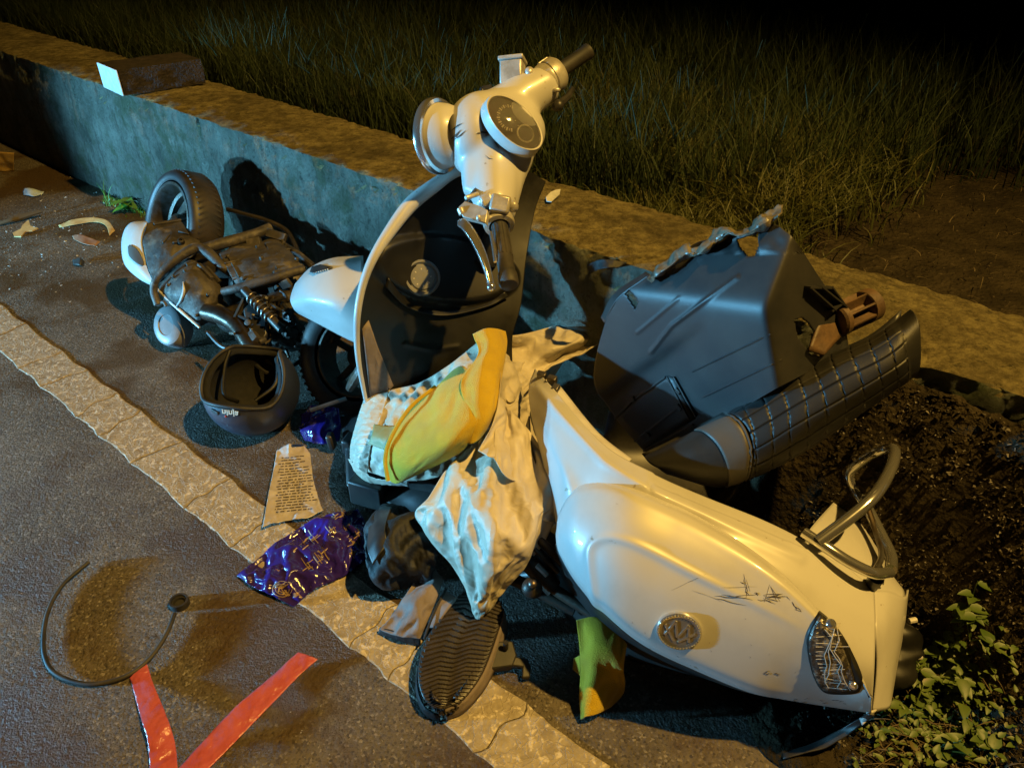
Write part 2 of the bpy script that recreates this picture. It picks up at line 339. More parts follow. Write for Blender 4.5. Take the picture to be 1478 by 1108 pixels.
class MB:
    def __init__(s): s.V = []; s.F = []; s.Q = []
    def add(s, V, F):
        k = len(s.V); s.Q.append((k, len(s.F))); s.V += [Vector(v) for v in V]; s.F += [tuple(i+k for i in f) for f in F]; return s
    def tube(s, pts, r, n=8, sn=None): return s.add(*tubegeo(pts, r, n, smooth_n=sn))
    def lathe(s, prof, c, axis, n=24, up=(0, 0, 1), sq=1): return s.add(*lathegeo(prof, c, axis, n, up, sq))
    def box(s, c, dx, dy, dz, X=(1, 0, 0), Y=(0, 1, 0), taper=1.0):
        X = Vector(X).normalized(); Y = Vector(Y); Y = (Y-X*Y.dot(X)).normalized(); Zv = X.cross(Y); c = Vector(c); V = []
        for k in (-1, 1):
            f = taper if k > 0 else 1
            for i, j in ((-1, -1), (1, -1), (1, 1), (-1, 1)): V.append(c+X*(dx/2*i*f)+Y*(dy/2*j*f)+Zv*(dz/2*k))
        return s.add(V, [(3, 2, 1, 0), (4, 5, 6, 7), (0, 1, 5, 4), (1, 2, 6, 5), (2, 3, 7, 6), (3, 0, 4, 7)])
    def slab(s, top, t, down=None):
        """a polygon (world points) given thickness t along -normal"""
        top = [Vector(p) for p in top]; nn = Vector((0, 0, 0)); c = sum(top, Vector())/len(top)
        for a, b in zip(top, top[1:]+top[:1]): nn += (a-c).cross(b-c)
        nn.normalize()
        if down is not None: nn = -Vector(down).normalized() if nn.dot(Vector(down)) < 0 else Vector(down).normalized()*1
        if nn.dot(Vector((0, 0, CAM_H))-c) < 0 and down is None:
            top = top[::-1]; nn = -nn
        n = len(top); V = top+[p-nn*t for p in top]
        F = [tuple(range(n)), tuple(range(2*n-1, n-1, -1))]+[(i, i+n, (i+1) % n+n, (i+1) % n) for i in range(n)]
        return s.add(V, F)
    def ell(s, c, rx, ry, rz, X=(1, 0, 0), Y=(0, 1, 0), n=20):
        X = Vector(X).normalized(); Y = Vector(Y); Y = (Y-X*Y.dot(X)).normalized(); Zv = X.cross(Y); V = []
        for i in range(n//2+1):
            th = math.pi*i/(n//2)
            for k in range(n):
                a = 2*math.pi*k/n
                V.append(Vector(c)+X*(rx*math.sin(th)*math.cos(a))+Y*(ry*math.sin(th)*math.sin(a))+Zv*(rz*math.cos(th)))
        return s.add(V, gfaces(n//2+1, n, 0, True))
    def out(s, name, m, parent=None, join=False, **k):
        n = len(s.Q)
        if join or n < 2 or n > 60 or k.get('kind') == 'stuff' or parent is None: return mk(name, s.V, s.F, m, parent, **k)
        first = None                              # every piece becomes a part of its own
        for i, (v0, f0) in enumerate(s.Q):
            v1, f1 = s.Q[i+1] if i+1 < n else (len(s.V), len(s.F))
            o = mk(name, s.V[v0:v1], [tuple(a-v0 for a in f) for f in s.F[f0:f1]], m, parent, **k); first = first or o
        return first
def remesh(o, vox, sm=6):
    r = o.modifiers.new('remesh', 'REMESH'); r.mode = 'VOXEL'; r.voxel_size = vox; r.use_smooth_shade = True
    s = o.modifiers.new('smooth', 'SMOOTH'); s.factor = .5; s.iterations = sm
def fbm(p, s, oct=4):
    return noise.fractal(Vector(p)*s, 1.0, 2.0, oct)
def folds(amp, freq, axis, fine=.3, seed=0.0):
    """crumpled sheet: sharp ridges, drawn out along the fold direction, with finer creases between"""
    ax = Vector(axis).normalized()                # across the folds
    def f(p, u, v):
        q = Vector(p)+Vector((seed, seed*.7, 0)); c = q.dot(ax); q1 = q-ax*c; k = freq/2.2
        a = ax*c*k+q1*k*.38; w_ = noise.noise(q*5)*.35
        r1 = 1-abs(noise.noise(a+Vector((w_, 0, 0))))*2.2
        r2 = 1-abs(noise.noise(ax*c*k*2.3+q1*k*1.1+Vector((7, 3, 1))))*2.2
        r3 = 1-abs(noise.noise(q*k*4.2+Vector((1, 9, 4))))*2.2
        g = lambda r: max(0, r)**1.6
        return amp*(g(r1)+.42*g(r2))+amp*fine*1.6*g(r3)-amp*.4
    return f

def relax(G, ku=1.12, kv=1.12, it=140, pull=.010, bend=.12, lim=.03, seed=0.0, n0=.0025):
    """a sheet that is larger than the place it lies in: it buckles into folds"""
    G0 = G.copy(); n = normals(G); nu, nv = G.shape[:2]; X = G.copy()
    for i in range(nu):
        for j in range(nv):
            q = Vector(G[i, j])+Vector((seed, 0, 0)); X[i, j] += n[i, j]*(n0*(noise.noise(q*14)*2.2+noise.noise(q*34)+.6*noise.noise(q*80)))
    ln = lambda A: np.linalg.norm(A, axis=-1, keepdims=True)+1e-9
    ru = ln(G[1:]-G[:-1])*ku; rv = ln(G[:, 1:]-G[:, :-1])*kv
    du = G[1:, 1:]-G[:-1, :-1]; dv = G[1:, :-1]-G[:-1, 1:]; ks = math.sqrt((ku*ku+kv*kv)/2); r1 = ln(du)*ks; r2 = ln(dv)*ks
    bu = ln(G[2:]-G[:-2])*ku; bv = ln(G[:, 2:]-G[:, :-2])*kv
    def sol(A, B, r, k):
        d = B-A; l = ln(d); c = d*((l-r)/l*.5*k); A += c; B -= c
    for _ in range(it):
        for s in (0, 1):
            sol(X[s:-1:2][:len(X[s+1::2])], X[s+1::2], ru[s::2], .9)
            a = X[:, s:-1:2]; b = X[:, s+1::2]; sol(a[:, :b.shape[1]], b, rv[:, s::2], .9)
        for s in (0, 1):
            a = X[s:-1:2, :-1]; b = X[s+1::2, 1:]; sol(a, b, r1[s::2], .5)
            a = X[s:-1:2, 1:]; b = X[s+1::2, :-1]; sol(a, b, r2[s::2], .5)
        for s in range(4):
            if s < 2 or True:
                idx = [i for i in range(s, nu-2, 4)]
                if idx:
                    ia = np.array(idx); A = X[ia]; B = X[ia+2]; sol(A, B, bu[ia], bend); X[ia] = A; X[ia+2] = B
                idx = [i for i in range(s, nv-2, 4)]
                if idx:
                    ia = np.array(idx); A = X[:, ia]; B = X[:, ia+2]; sol(A, B, bv[:, ia], bend); X[:, ia] = A; X[:, ia+2] = B
        dd = G0-X; t_ = dd-n*(dd*n).sum(-1, keepdims=True); X += dd*pull+t_*.06
        h = ((X-G0)*n).sum(-1, keepdims=True); X += n*(np.clip(h, -lim*.5, lim)-h)
        X[0] += (G0[0]-X[0])*.25; X[-1] += (G0[-1]-X[-1])*.25; X[:, 0] += (G0[:, 0]-X[:, 0])*.25; X[:, -1] += (G0[:, -1]-X[:, -1])*.25
    return X
# ================================================================== SETTING
def sheet(name, x0, x1, y0, y1, z, m, label=None, nx=2, ny=2):
    V = [(x0+(x1-x0)*i/(nx-1), y0+(y1-y0)*j/(ny-1), z) for j in range(ny) for i in range(nx)]
    F = [(j*nx+i, j*nx+i+1, (j+1)*nx+i+1, (j+1)*nx+i) for j in range(ny-1) for i in range(nx-1)]
    return tag(mk(name, V, F, m), label, None, kind='structure')
WC = 1.555                                        # the parapet's face is WC metres beyond the lens, along -WN
def wp(s, d, z): return WD*s - WN*d + Vector((0, 0, z))   # s along the wall, d depth behind the lens line
# road, everywhere on this side
V = [wp(-40, WC+.02, 0), wp(40, WC+.02, 0), wp(40, -40, 0), wp(-40, -40, 0)]
tag(mk('road', V, [(0, 3, 2, 1)], 'asphalt', smooth=False), 'dark asphalt road with brown patches and grit', None, kind='structure')
# field behind the parapet
FZ = .36
V = [wp(-60, WC+.34, FZ), wp(60, WC+.34, FZ), wp(60, WC+60, FZ), wp(-60, WC+60, FZ)]
ns_, nd_ = 180, 60
V = []; F = []
for j in range(nd_):
    d = WC+.30+(j/(nd_-1))**2.2*60
    for i in range(ns_):
        s = (i/(ns_-1)*2-1); s = math.copysign(abs(s)**2.2, s)*60
        p = wp(s+1, d, 0); V.append((p.x, p.y, FZ-.05+.07*noise.noise(Vector((p.x*1.3, p.y*1.3, 0)))+.03*noise.noise(Vector((p.x*7, p.y*7, 3)))))
F = [(j*ns_+i, j*ns_+i+1, (j+1)*ns_+i+1, (j+1)*ns_+i) for j in range(nd_-1) for i in range(ns_-1)]
tag(mk('field', V, F, 'soil'), 'dark soil of the paddy field behind the low wall', None, kind='structure')
# verge: crumbly soil that banks up against the parapet on the right
def sstep(x): x = max(0, min(1, x)); return x*x*(3-2*x)
def vergez(s, d):
    n = .018*noise.noise(Vector((s*9, d*9, 0)))+.012*noise.noise(Vector((s*24, d*24, 0)))+.006*noise.noise(Vector((s*70, d*70, 0)))
    return .022+n*(1+.5*sstep((d-1.2)/.3))+.50*sstep((s+.55)/.15)*sstep((d-(1.32-.22*sstep((s+.02)/.25)))/(1.565-(1.32-.22*sstep((s+.02)/.25))))
def vpoint(px, py):                               # where the line of sight meets the verge
    z = .03
    for _ in range(25):
        p = P(px, py, z); z = .6*z+.4*vergez(p.dot(WD), -p.dot(WN))
    return P(px, py, z)
V = []; F = []; nx, ny = 260, 110
for j in range(ny):
    for i in range(nx):
        s = -.75+(i/(nx-1))**1.6*5; d0 = .92+.10*noise.noise(Vector((s*3, 0, 0)))+.04*noise.noise(Vector((s*12, 0, 4)))+max(0, -s)*.5; d = d0+(WC+.012-d0)*j/(ny-1)
        p = wp(s, d, 0); e = min(1, j/6)*min(1, i/5); V.append((p.x, p.y, .0045*(1-e)+e*vergez(s, d)))
F = [(j*nx+i, j*nx+i+1, (j+1)*nx+i+1, (j+1)*nx+i) for j in range(ny-1) for i in range(nx-1)]
tag(mk('verge', V, F, 'soil'), 'strip of dark crumbly soil banked up against the low wall', None, kind='structure')
# edge line: thick worn paint broken into slabs, each a piece of its own
A0 = P(0, 445); line_d0 = -A0.dot(WN); line_d1 = -P(0, 520).dot(WN)
ld0 = np.mean([-P(*q).dot(WN) for q in ((0, 445), (270, 640), (900, 1108))]); ld1 = np.mean([-P(*q).dot(WN) for q in ((0, 520), (350, 800), (720, 1108))])
lnroot = thing('edge_line', wp(-1.5, (ld0+ld1)/2, 0), 'worn white edge line of cracked paint slabs along the road', None); lnroot['kind'] = 'structure'
sp = []; s = -5.2
rng = random.Random(3)
while s < 1.9: sp.append(s); s += rng.uniform(.10, .30)
def slant(s_, k): return s_+.02*noise.noise(Vector((s_*5, k*3.0, 1)))+.012*math.sin(k*2+s_*9)
for a, b in zip(sp, sp[1:]):
    n = 12; pts = []
    g = .0008+rng.uniform(0, .0012)
    A_ = [wp(slant(a, j/n)+g, ld0+(ld1-ld0)*j/n, 0) for j in range(n+1)]
    B_ = [wp(slant(b, j/n)-g, ld0+(ld1-ld0)*j/n, 0) for j in range(n+1)]
    # scalloped long edges
    def edge(d, sgn):
        o = []
        for j in range(1, 9):
            q = j/9; s_ = (a+g)*(1-q)+(b-g)*q+(slant(a, 0 if sgn < 0 else 1)-a)*(1-q)+(slant(b, 0 if sgn < 0 else 1)-b)*q
            o.append(wp(s_, d+sgn*(.008*math.sin(q*math.pi)+.004*noise.noise(Vector((s_*60, d, 0)))), 0))
        return o
    ring = A_+edge(ld1, 1)+B_[::-1]+edge(ld0, -1)[::-1]
    h = .0013+rng.uniform(0, .0004); c = sum(ring, Vector())/len(ring)
    V = [p for p in ring]+[p+Vector((0, 0, h))+(c-p).normalized()*.004 for p in ring]+[c+Vector((0, 0, h))]
    k = len(ring); F = [(i, (i+1) % k, (i+1) % k+k, i+k) for i in range(k)]+[(i+k, (i+1) % k+k, 2*k) for i in range(k)]
    mk('paint_slab', V, F, 'line', lnroot, smooth=False)
# parapet
nz, nt_, ns_ = 34, 20, 620
WH = .58; WTH = .362
def wallp(s, q):
    """q runs 0..1 up the face, 1..2 over the top, 2..3 down the back"""
    if q <= 1: d, z, nrm = 0, q*WH, Vector((0, -1))
    elif q <= 2: d, z, nrm = (q-1)*WTH, WH, Vector((0, 1))
    else: d, z, nrm = WTH, WH-(q-2)*.4, Vector((0, 1))
    pp = Vector((s, q if q < 1 else 1, d))
    w3 = Vector((s, d, z))
    e = min(abs(q-1), abs(q-2)); ed = math.exp(-(e*6)**2)
    n1 = noise.fractal(w3*5, 1, 2, 4); n2 = noise.fractal(w3*38, 1, 2, 3)
    chip = max(0, noise.noise(w3*14+Vector((3, 0, 0))))
    inx = .006*n1+.004*n2
    # road face
    if q <= 1.0:
        d += -inx*1.5+ed*(.008+.035*chip*chip+.016*abs(n2))
        z -= ed*(.006+.02*chip+.016*abs(n2)*abs(n2))
        d += .01*(q < .0)
        for (s0, w0) in ((-4.05, .012), (-2.95, .006)):           # joints / cracks
            d += .022*math.exp(-((s-s0-.015*noise.noise(w3*20))/w0)**2)*(.3+.7*q)
        bulge = math.exp(-((s+.29)/.11)**2-((q-1)/.16)**2)      # broken corner
        d += bulge*.045*(.3+1.6*abs(noise.noise(w3*22)))+bulge*.02*abs(noise.noise(w3*60))
        z -= bulge*.03
        line = math.exp(-((q-.66-.03*noise.noise(Vector((s*4, 0, 0))))/.02)**2)
        d += .008*line*(1 if noise.noise(Vector((s*9, 5, 5))) > -.1 else 0)
    elif q <= 2:
        z += inx*.7-ed*(.006+(.010*chip if q < 1.5 else .002))
        b2 = math.exp(-((s+.29)/.11)**2-((q-1)/.25)**2); z -= b2*.06*(.5+abs(noise.noise(w3*30)))
    if q > 1.98: d += .010*n2+.006*n1*ed
    if 1.85 < q: z -= ed*.006*chip
    return wp(s, WC+d, max(z, -.02) if q > 0 else -.03)
qs = list(np.linspace(0, 1, nz))+list(np.linspace(1, 2, nt_))[1:]+list(np.linspace(2, 3, 8))[1:]
ss = np.concatenate([np.linspace(-30, -6, 50)[:-1], np.linspace(-6, 2.6, ns_), np.linspace(2.6, 25, 50)[1:]])
V = [wallp(s, q) for s in ss for q in qs]
nq = len(qs); F = [(i*nq+j, (i+1)*nq+j, (i+1)*nq+j+1, i*nq+j+1) for i in range(len(ss)-1) for j in range(nq-1)]
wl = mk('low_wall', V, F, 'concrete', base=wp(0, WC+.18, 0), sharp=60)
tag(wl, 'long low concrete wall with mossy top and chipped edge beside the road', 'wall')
# ---------------------------------------------------------------- grass
def blades(name, pts, m, label, cat=None, lean=.25, seg=4):
    """pts: (x, y, z, height, width)"""
    N_ = len(pts); A = np.array(pts); rs = np.random.RandomState(len(pts))
    th = rs.rand(N_)*2*np.pi; ph = rs.rand(N_)*2*np.pi; ln = lean*(.35+rs.rand(N_)*1.3)
    V = np.zeros((N_, (seg+1)*2, 3))
    for k in range(seg+1):
        t = k/seg; wd = A[:, 4]*(1-t**1.6)*.5+.0004
        cx = A[:, 0]+np.cos(ph)*ln*A[:, 3]*t**2; cy = A[:, 1]+np.sin(ph)*ln*A[:, 3]*t**2
        cz = A[:, 2]+A[:, 3]*(t-.35*ln*t**3)
        V[:, 2*k] = np.stack([cx-np.cos(th)*wd, cy-np.sin(th)*wd, cz], 1); V[:, 2*k+1] = np.stack([cx+np.cos(th)*wd, cy+np.sin(th)*wd, cz], 1)
    nvp = (seg+1)*2; q = np.array([[2*k, 2*k+1, 2*k+3, 2*k+2] for k in range(seg)])
    Fa = (np.arange(N_)[:, None, None]*nvp+q[None]).reshape(-1)
    me = bpy.data.meshes.new(name); nf = N_*seg
    me.vertices.add(N_*nvp); me.vertices.foreach_set('co', V.reshape(-1))
    me.loops.add(nf*4); me.loops.foreach_set('vertex_index', Fa.astype(np.int32))
    me.polygons.add(nf); me.polygons.foreach_set('loop_start', np.arange(0, nf*4, 4, dtype=np.int32)); me.polygons.foreach_set('loop_total', np.full(nf, 4, dtype=np.int32))
    me.update(calc_edges=True); me.materials.append(M[m])
    o = bpy.data.objects.new(name, me); COL.objects.link(o); return tag(o, label, cat, kind='stuff')
rng = random.Random(11); pts = []
while len(pts) < 150000:                            # tufts of tall rice
    s = rng.uniform(-8.5, 5.5); d = WC+.75+rng.random()**1.5*7.5
    if s > -1.3 and d < WC+.75+1.0*min(1, (s+1.3)/.8): continue
    if s > -.95 and d < WC+1.0+1.0*min(1, (s+.95)/.3)+.25*noise.noise(Vector((s*2, 0, 7))): continue
    h = rng.uniform(.24, .42)
    for k in range(16):
        p = wp(s+rng.gauss(0, .05), d+rng.gauss(0, .05), 0)
        pts.append((p.x, p.y, FZ-.04, h*rng.uniform(.6, 1.15), rng.uniform(.0025, .006)*(1+.05*d)))
blades('rice_plants', pts, 'grass', 'dense dark rice plants filling the field behind the low wall', 'grass', .30)
pts = []
while len(pts) < 22000:                             # short yellowish grass close behind the wall
    s = rng.uniform(-2.3, -.80+.12*rng.gauss(0, 1)); d = WC+.42+rng.random()**1.1*1.5*1.0
    if noise.noise(Vector((s*3, d*3, 0))) < -.25: continue
    h = rng.uniform(.05, .16)*(1.0 if d < WC+.9 else 1.5)
    for k in range(6):
        p = wp(s+rng.gauss(0, .02), d+rng.gauss(0, .02), 0)
        pts.append((p.x, p.y, FZ-.02, h*rng.uniform(.6, 1.3), rng.uniform(.003, .006)))
blades('short_grass', pts, 'grass_near', 'short yellowish grass behind the low wall above the broken shell', 'grass', .7)
pts = []
for i in range(450):                              # straw on bare soil
    s = rng.uniform(-1.0, 1.2); d = WC+.45+rng.random()*1.6; p = wp(s, d, 0)
    pts.append((p.x, p.y, FZ+.0, rng.uniform(.01, .035), .003))
blades('straw', pts, 'straw', 'dry straw scattered over the bare soil behind the wall', 'straw', 2.2)
# ================================================================== more helpers
from mathutils.bvhtree import BVHTree
XI = Vector((1, 0, 0)); YI = Vector((0, st, ct)); ZI = Vector((0, -ct, st))     # right / up / towards the lens at eye height
def topx(p):
    q = Vector(p)-Vector((0, 0, CAM_H)); t = -q.dot(ZI); return 739+FPX*q.dot(XI)/t, 554-FPX*q.dot(YI)/t
def bvh(G):
    nu, nv = G.shape[:2]; return BVHTree.FromPolygons([tuple(p) for p in G.reshape(-1, 3)], gfaces(nu, nv))
def hit(b, px, py, off=.002):
    o = Vector((0, 0, CAM_H)); r = ray(px, py).normalized(); loc, n, i, d = b.ray_cast(o, r)
    if loc is None:
        loc, n, i, d = min((b.find_nearest(o+r*t_) for t_ in np.linspace(1.1, 3.2, 85)), key=lambda q: q[3])
    if n.dot(r) > 0: n = -n
    return loc+n*off, n
def inpoly(x, y, poly):
    c = False; j = len(poly)-1
    for i in range(len(poly)):
        xi, yi = poly[i]; xj, yj = poly[j]
        if (yi > y) != (yj > y) and x < (xj-xi)*(y-yi)/(yj-yi)+xi: c = not c
        j = i
    return c
def segdist(x, y, line):
    b = 1e9
    for (x0, y0), (x1, y1) in zip(line, line[1:]):
        dx, dy = x1-x0, y1-y0; t = max(0, min(1, ((x-x0)*dx+(y-y0)*dy)/(dx*dx+dy*dy+1e-9)))
        b = min(b, math.hypot(x-x0-t*dx, y-y0-t*dy))
    return b
def holes(G, F, polys):
    nv = G.shape[1]; Vv = G.reshape(-1, 3); out = []
    for f in F:
        c = Vv[list(f)].mean(0); x, y = topx(c)
        if not any(inpoly(x, y, q) for q in polys): out.append(f)
    return out
def gridobj(name, G, m, parent=None, solid=.003, polys=(), off=-1, base=None, sharp=45):
    n = normals(G); c = G.reshape(-1, 3).mean(0)
    flip = (n.reshape(-1, 3).mean(0)@(np.array((0, 0, CAM_H))-c)) < 0
    F = gfaces(*G.shape[:2])
    if polys: F = holes(G, F, polys)
    if not flip: F = [f[::-1] for f in F]
    return mk(name, G.reshape(-1, 3), F, m, parent, solid=solid, off=off, base=base, sharp=sharp)
def onsurf(b, pts, off=.003): return [hit(b, x, y, off)[0] for x, y in pts]
def cover(name, b, poly, m, parent, off=.004, thick=.004, inset=None, n=10, bevel=0, bulge=0):
    """a plate that follows the surface inside a pixel outline (fan grid from its centre)"""
    cx = sum(p[0] for p in poly)/len(poly); cy = sum(p[1] for p in poly)/len(poly)
    ring = crom([tuple(p) for p in poly+poly[:1]], len(poly)*6+1)[:-1] if bevel >= 0 else poly
    k = len(ring); rows = []
    for i in range(1, n+1):
        f = i/n; rows.append([tuple(hit(b, cx+(x-cx)*f, cy+(y-cy)*f, off+bulge*(1-f*f))[0]) for x, y in ring])
    V = [tuple(hit(b, cx, cy, off+bulge)[0])]+[p for r in rows for p in r]
    F = [(0, 1+j, 1+(j+1) % k) for j in range(k)]
    for i in range(n-1):
        for j in range(k):
            a = 1+i*k+j; c = 1+i*k+(j+1) % k; F.append((a, a+k, c+k, c))
    nn = Vector((0, 0, 0)); A = [Vector(v) for v in V]
    for f in F: nn += (A[f[1]]-A[f[0]]).cross(A[f[2]]-A[f[0]])
    if nn.dot(Vector((0, 0, CAM_H))-A[0]) < 0: F = [f[::-1] for f in F]
    return mk(name, V, F, m, parent, solid=thick, off=-1)
def rod(a, b, r, n=10): return tubegeo([a, b], r, n)
# ================================================================== REAR BODY
rb = thing('scooter_rear_body', P(1040, 860, 0), 'white rear body shell of the scooter lying on its side with chrome grab rail', 'scooter body')
colsA = [
 [(772, 532, .40), (763, 560, .385), (768, 606, .37), (783, 664, .345), (800, 745, .29)],
 [(800, 562, .435), (798, 592, .435), (805, 645, .42), (818, 705, .39), (815, 800, .28)],
 [(870, 640, .45), (868, 664, .455), (866, 700, .425), (862, 780, .34), (852, 858, .25)],
 [(947, 684, .43), (943, 706, .44), (937, 742, .41), (920, 840, .33), (925, 922, .22)],
 [(1020, 716, .40), (1018, 738, .41), (1010, 772, .39), (985, 870, .31), (1000, 958, .185)],
 [(1100, 748, .37), (1098, 772, .38), (1090, 814, .365), (1065, 910, .28), (1080, 988, .155)],
 [(1157, 776, .345), (1158, 800, .355), (1157, 848, .335), (1145, 935, .255), (1150, 1006, .13)],
 [(1215, 812, .305), (1214, 835, .31), (1214, 878, .30), (1205, 950, .245), (1205, 1018, .125)],
 [(1262, 851, .262), (1263, 872, .268), (1264, 905, .258), (1262, 965, .215), (1258, 1027, .12)]]
rowsA = [[P(*colsA[c][r]) for c in range(9)] for r in range(5)]
GA = grid(rowsA, 60, 140)
for i in range(60):
    for j in range(140):
        x, y = topx(GA[i, j]); nA = np.array((0, -.3, .95))
        GA[i, j] += nA*.006*math.exp(-((segdist(x, y, [(775, 560), (800, 592), (872, 668), (945, 712), (1020, 744), (1100, 780), (1156, 806)]))/7)**2)   # rolled shoulder
        if x > 947 and y < 700 + (x-947)*.42: GA[i, j] -= nA*.0035
        sd = segdist(x, y, [(947, 680), (935, 712)]); GA[i, j] -= nA*.004*math.exp(-(sd/2.2)**2)
bA = bvh(GA)
oA = gridobj('body_shell', GA, 'white', rb, solid=.004)
tag(oA, None, None)
# end facet
GE = grid([Z([(1262, 851, .262), (1264, 905, .258), (1266, 965, .19), (1260, 1027, .12)]),
           Z([(1284, 853, .245), (1283, 905, .235), (1279, 965, .18), (1270, 1026, .115)]),
           Z([(1307, 861, .20), (1299, 915, .185), (1289, 970, .15), (1284, 1021, .10)]),
           Z([(1312, 850, .14), (1306, 905, .13), (1296, 960, .11), (1288, 1005, .08)])], 20, 30)
gridobj('tail_end', GE, 'white', rb, solid=.004)
GT = grid([Z([(1159, 777, .345), (1213, 812, .305), (1262, 851, .262), (1306, 862, .20)]),
           Z([(1178, 752, .315), (1228, 778, .28), (1272, 820, .235), (1304, 850, .18)]),
           Z([(1200, 728, .25), (1240, 752, .22), (1272, 800, .18), (1292, 838, .15)]),
           Z([(1222, 704, .17), (1243, 730, .15), (1264, 784, .13), (1284, 832, .12)])], 24, 30)
gridobj('tail_cover', GT, 'white', rb, solid=.004); bT = bvh(GT)
# side panel
U = [(802, 770, .315), (809, 735, .355), (838, 700, .41), (900, 700, .442), (985, 733, .425), (1065, 779, .402), (1130, 828, .378), (1180, 879, .345), (1222, 925, .31), (1249, 985, .262), (1257, 1005, .235)]
Lw = [(803, 785, .305), (809, 803, .295), (833, 843, .28), (876, 890, .265), (930, 933, .23), (1005, 969, .195), (1080, 999, .165), (1130, 1009, .15), (1180, 1017, .14), (1225, 1024, .13), (1258, 1029, .128)]
bul = [.008, .018, .03, .036, .04, .04, .036, .03, .024, .014, .006]
rowsB = []
for t_ in (0, .05, .16, .35, .6, .85, .96, 1):
    r_ = []
    for u_, l_, b_ in zip(U, Lw, bul):
        q = [u_[k]*(1-t_)+l_[k]*t_ for k in range(3)]; r_.append(P(q[0], q[1], q[2]+.008+b_*(math.sin(math.pi*t_)**.55 if 0 < t_ < 1 else 0)-(.012 if t_ in (0, 1) else 0)))
    rowsB.append(r_)
GB = grid(rowsB, 110, 200); nB = normals(GB)
if nB.reshape(-1, 3).mean(0)@np.array((0, -.5, 1)) < 0: nB = -nB
crease = [(862, 900), (855, 850), (850, 808), (853, 788), (868, 777), (892, 777), (930, 791), (1000, 827), (1080, 866), (1140, 897), (1170, 912)]
crease = [tuple(q) for q in crom(crease, 60)]
inner = crease+[(1170, 1060), (862, 1060)]
for i in range(110):
    for j in range(200):
        x, y = topx(GB[i, j]); sd = segdist(x, y, crease)*(1 if inpoly(x, y, inner) else -1)
        fade = max(0, min(1, (1165-x)/160)); rec = 1/(1+math.exp(-max(-30, min(30, (sd-7)/3.0))))
        GB[i, j] += nB[i, j]*fade*(.0036*math.exp(-((sd)/6.0)**2)-.0015*rec)
bB = bvh(GB)
sp_ = gridobj('side_panel', GB, 'white', rb, solid=.004)
sp_['label'] = 'smooth white oval side panel scuffed near the tail light'
# scuffs
rng = random.Random(5); sm = MB()
def strokes(cx, cy, n, sx, sy, ang, lo, hi, wdt=.0012):
    wdt *= .6
    for _ in range(n):
        x = cx+rng.gauss(0, sx); y = cy+rng.gauss(0, sy); a = ang+rng.gauss(0, .25); l = rng.uniform(lo, hi)
        p = [hit(bB, x+math.cos(a)*l*k/4, y+math.sin(a)*l*k/4+rng.gauss(0, .4), .0006)[0] for k in range(5)]
        V = []
        side = ((p[-1]-p[0]).cross(ZI)).normalized()
        for k, q in enumerate(p):
            ww = wdt*rng.uniform(.3, 1)*(math.sin(math.pi*(k+.5)/5)); V += [q-side*ww, q+side*ww]
        sm.add(V, [(2*k, 2*k+1, 2*k+3, 2*k+2) for k in range(4)])
strokes(1077, 838, 6, 3, 8, 1.2, 8, 22); strokes(1100, 862, 9, 8, 3, .15, 10, 34, .0016); strokes(1112, 845, 3, 1, 2, 1.25, 20, 30)
strokes(1040, 860, 5, 10, 4, .2, 20, 46, .0013); strokes(1143, 872, 6, 5, 6, .9, 5, 14, .0015); strokes(1105, 970, 4, 8, 2, .1, 3, 8, .002)
strokes(1075, 852, 5, 6, 6, .6, 3, 8, .0015); strokes(1180, 1012, 10, 25, 2, .1, 4, 12, .0012); strokes(1000, 850, 3, 20, 3, .15, 30, 60, .0006)
strokes(1020, 930, 16, 90, 40, .7, 1.5, 4, .0007)
sm.out('scuff_marks', 'mark', rb, smooth=False, kind='stuff')
# badge
c_, n_ = hit(bB, 980, 909, .001)
bd = lathe('badge', [(.0, .004), (.030, .004), (.034, .006), (.0385, .0065), (.0405, .004), (.0405, -.004)], c_, n_, 'chrome', rb, 56, sq=.9)
x_, y_, _ = frame(n_)
kn = MB()
for k in range(40):
    a = 2*math.pi*k/40; kn.ell(c_+n_*.0068+x_*math.cos(a)*.0365+y_*math.sin(a)*.0365*.9, .0018, .0018, .0018, n=6)
kn.out('knurled_ring', 'chrome', bd, kind='stuff')
lathe('badge_field', [(0, .0046), (.0305, .0046)], c_, n_, 'dial', bd, 40, sq=.9)
em = MB(); pr = Vector((0.76, -.62, 0)); pr = (pr-n_*pr.dot(n_)).normalized(); pu = n_.cross(pr)
if pu.y < 0: pu = -pu
def strip(mb, a, b, wd, h=.0015, o=.0055):
    A_ = c_+pr*a[0]+pu*a[1]+n_*o; B_ = c_+pr*b[0]+pu*b[1]+n_*o; mb.box((A_+B_)/2, (B_-A_).length, wd, h, B_-A_, n_.cross(B_-A_))
for a, b in (((-.022, -.014), (-.012, .019)), ((-.012, .019), (0, -.012)), ((0, -.012), (.012, .019)), ((.012, .019), (.022, -.014)), ((-.028, .006), (-.004, -.02)), ((.028, .006), (.004, -.02))): strip(em, a, b, .0045)
em.out('letter_m_emblem', 'chrome', bd, bevel=.0006)
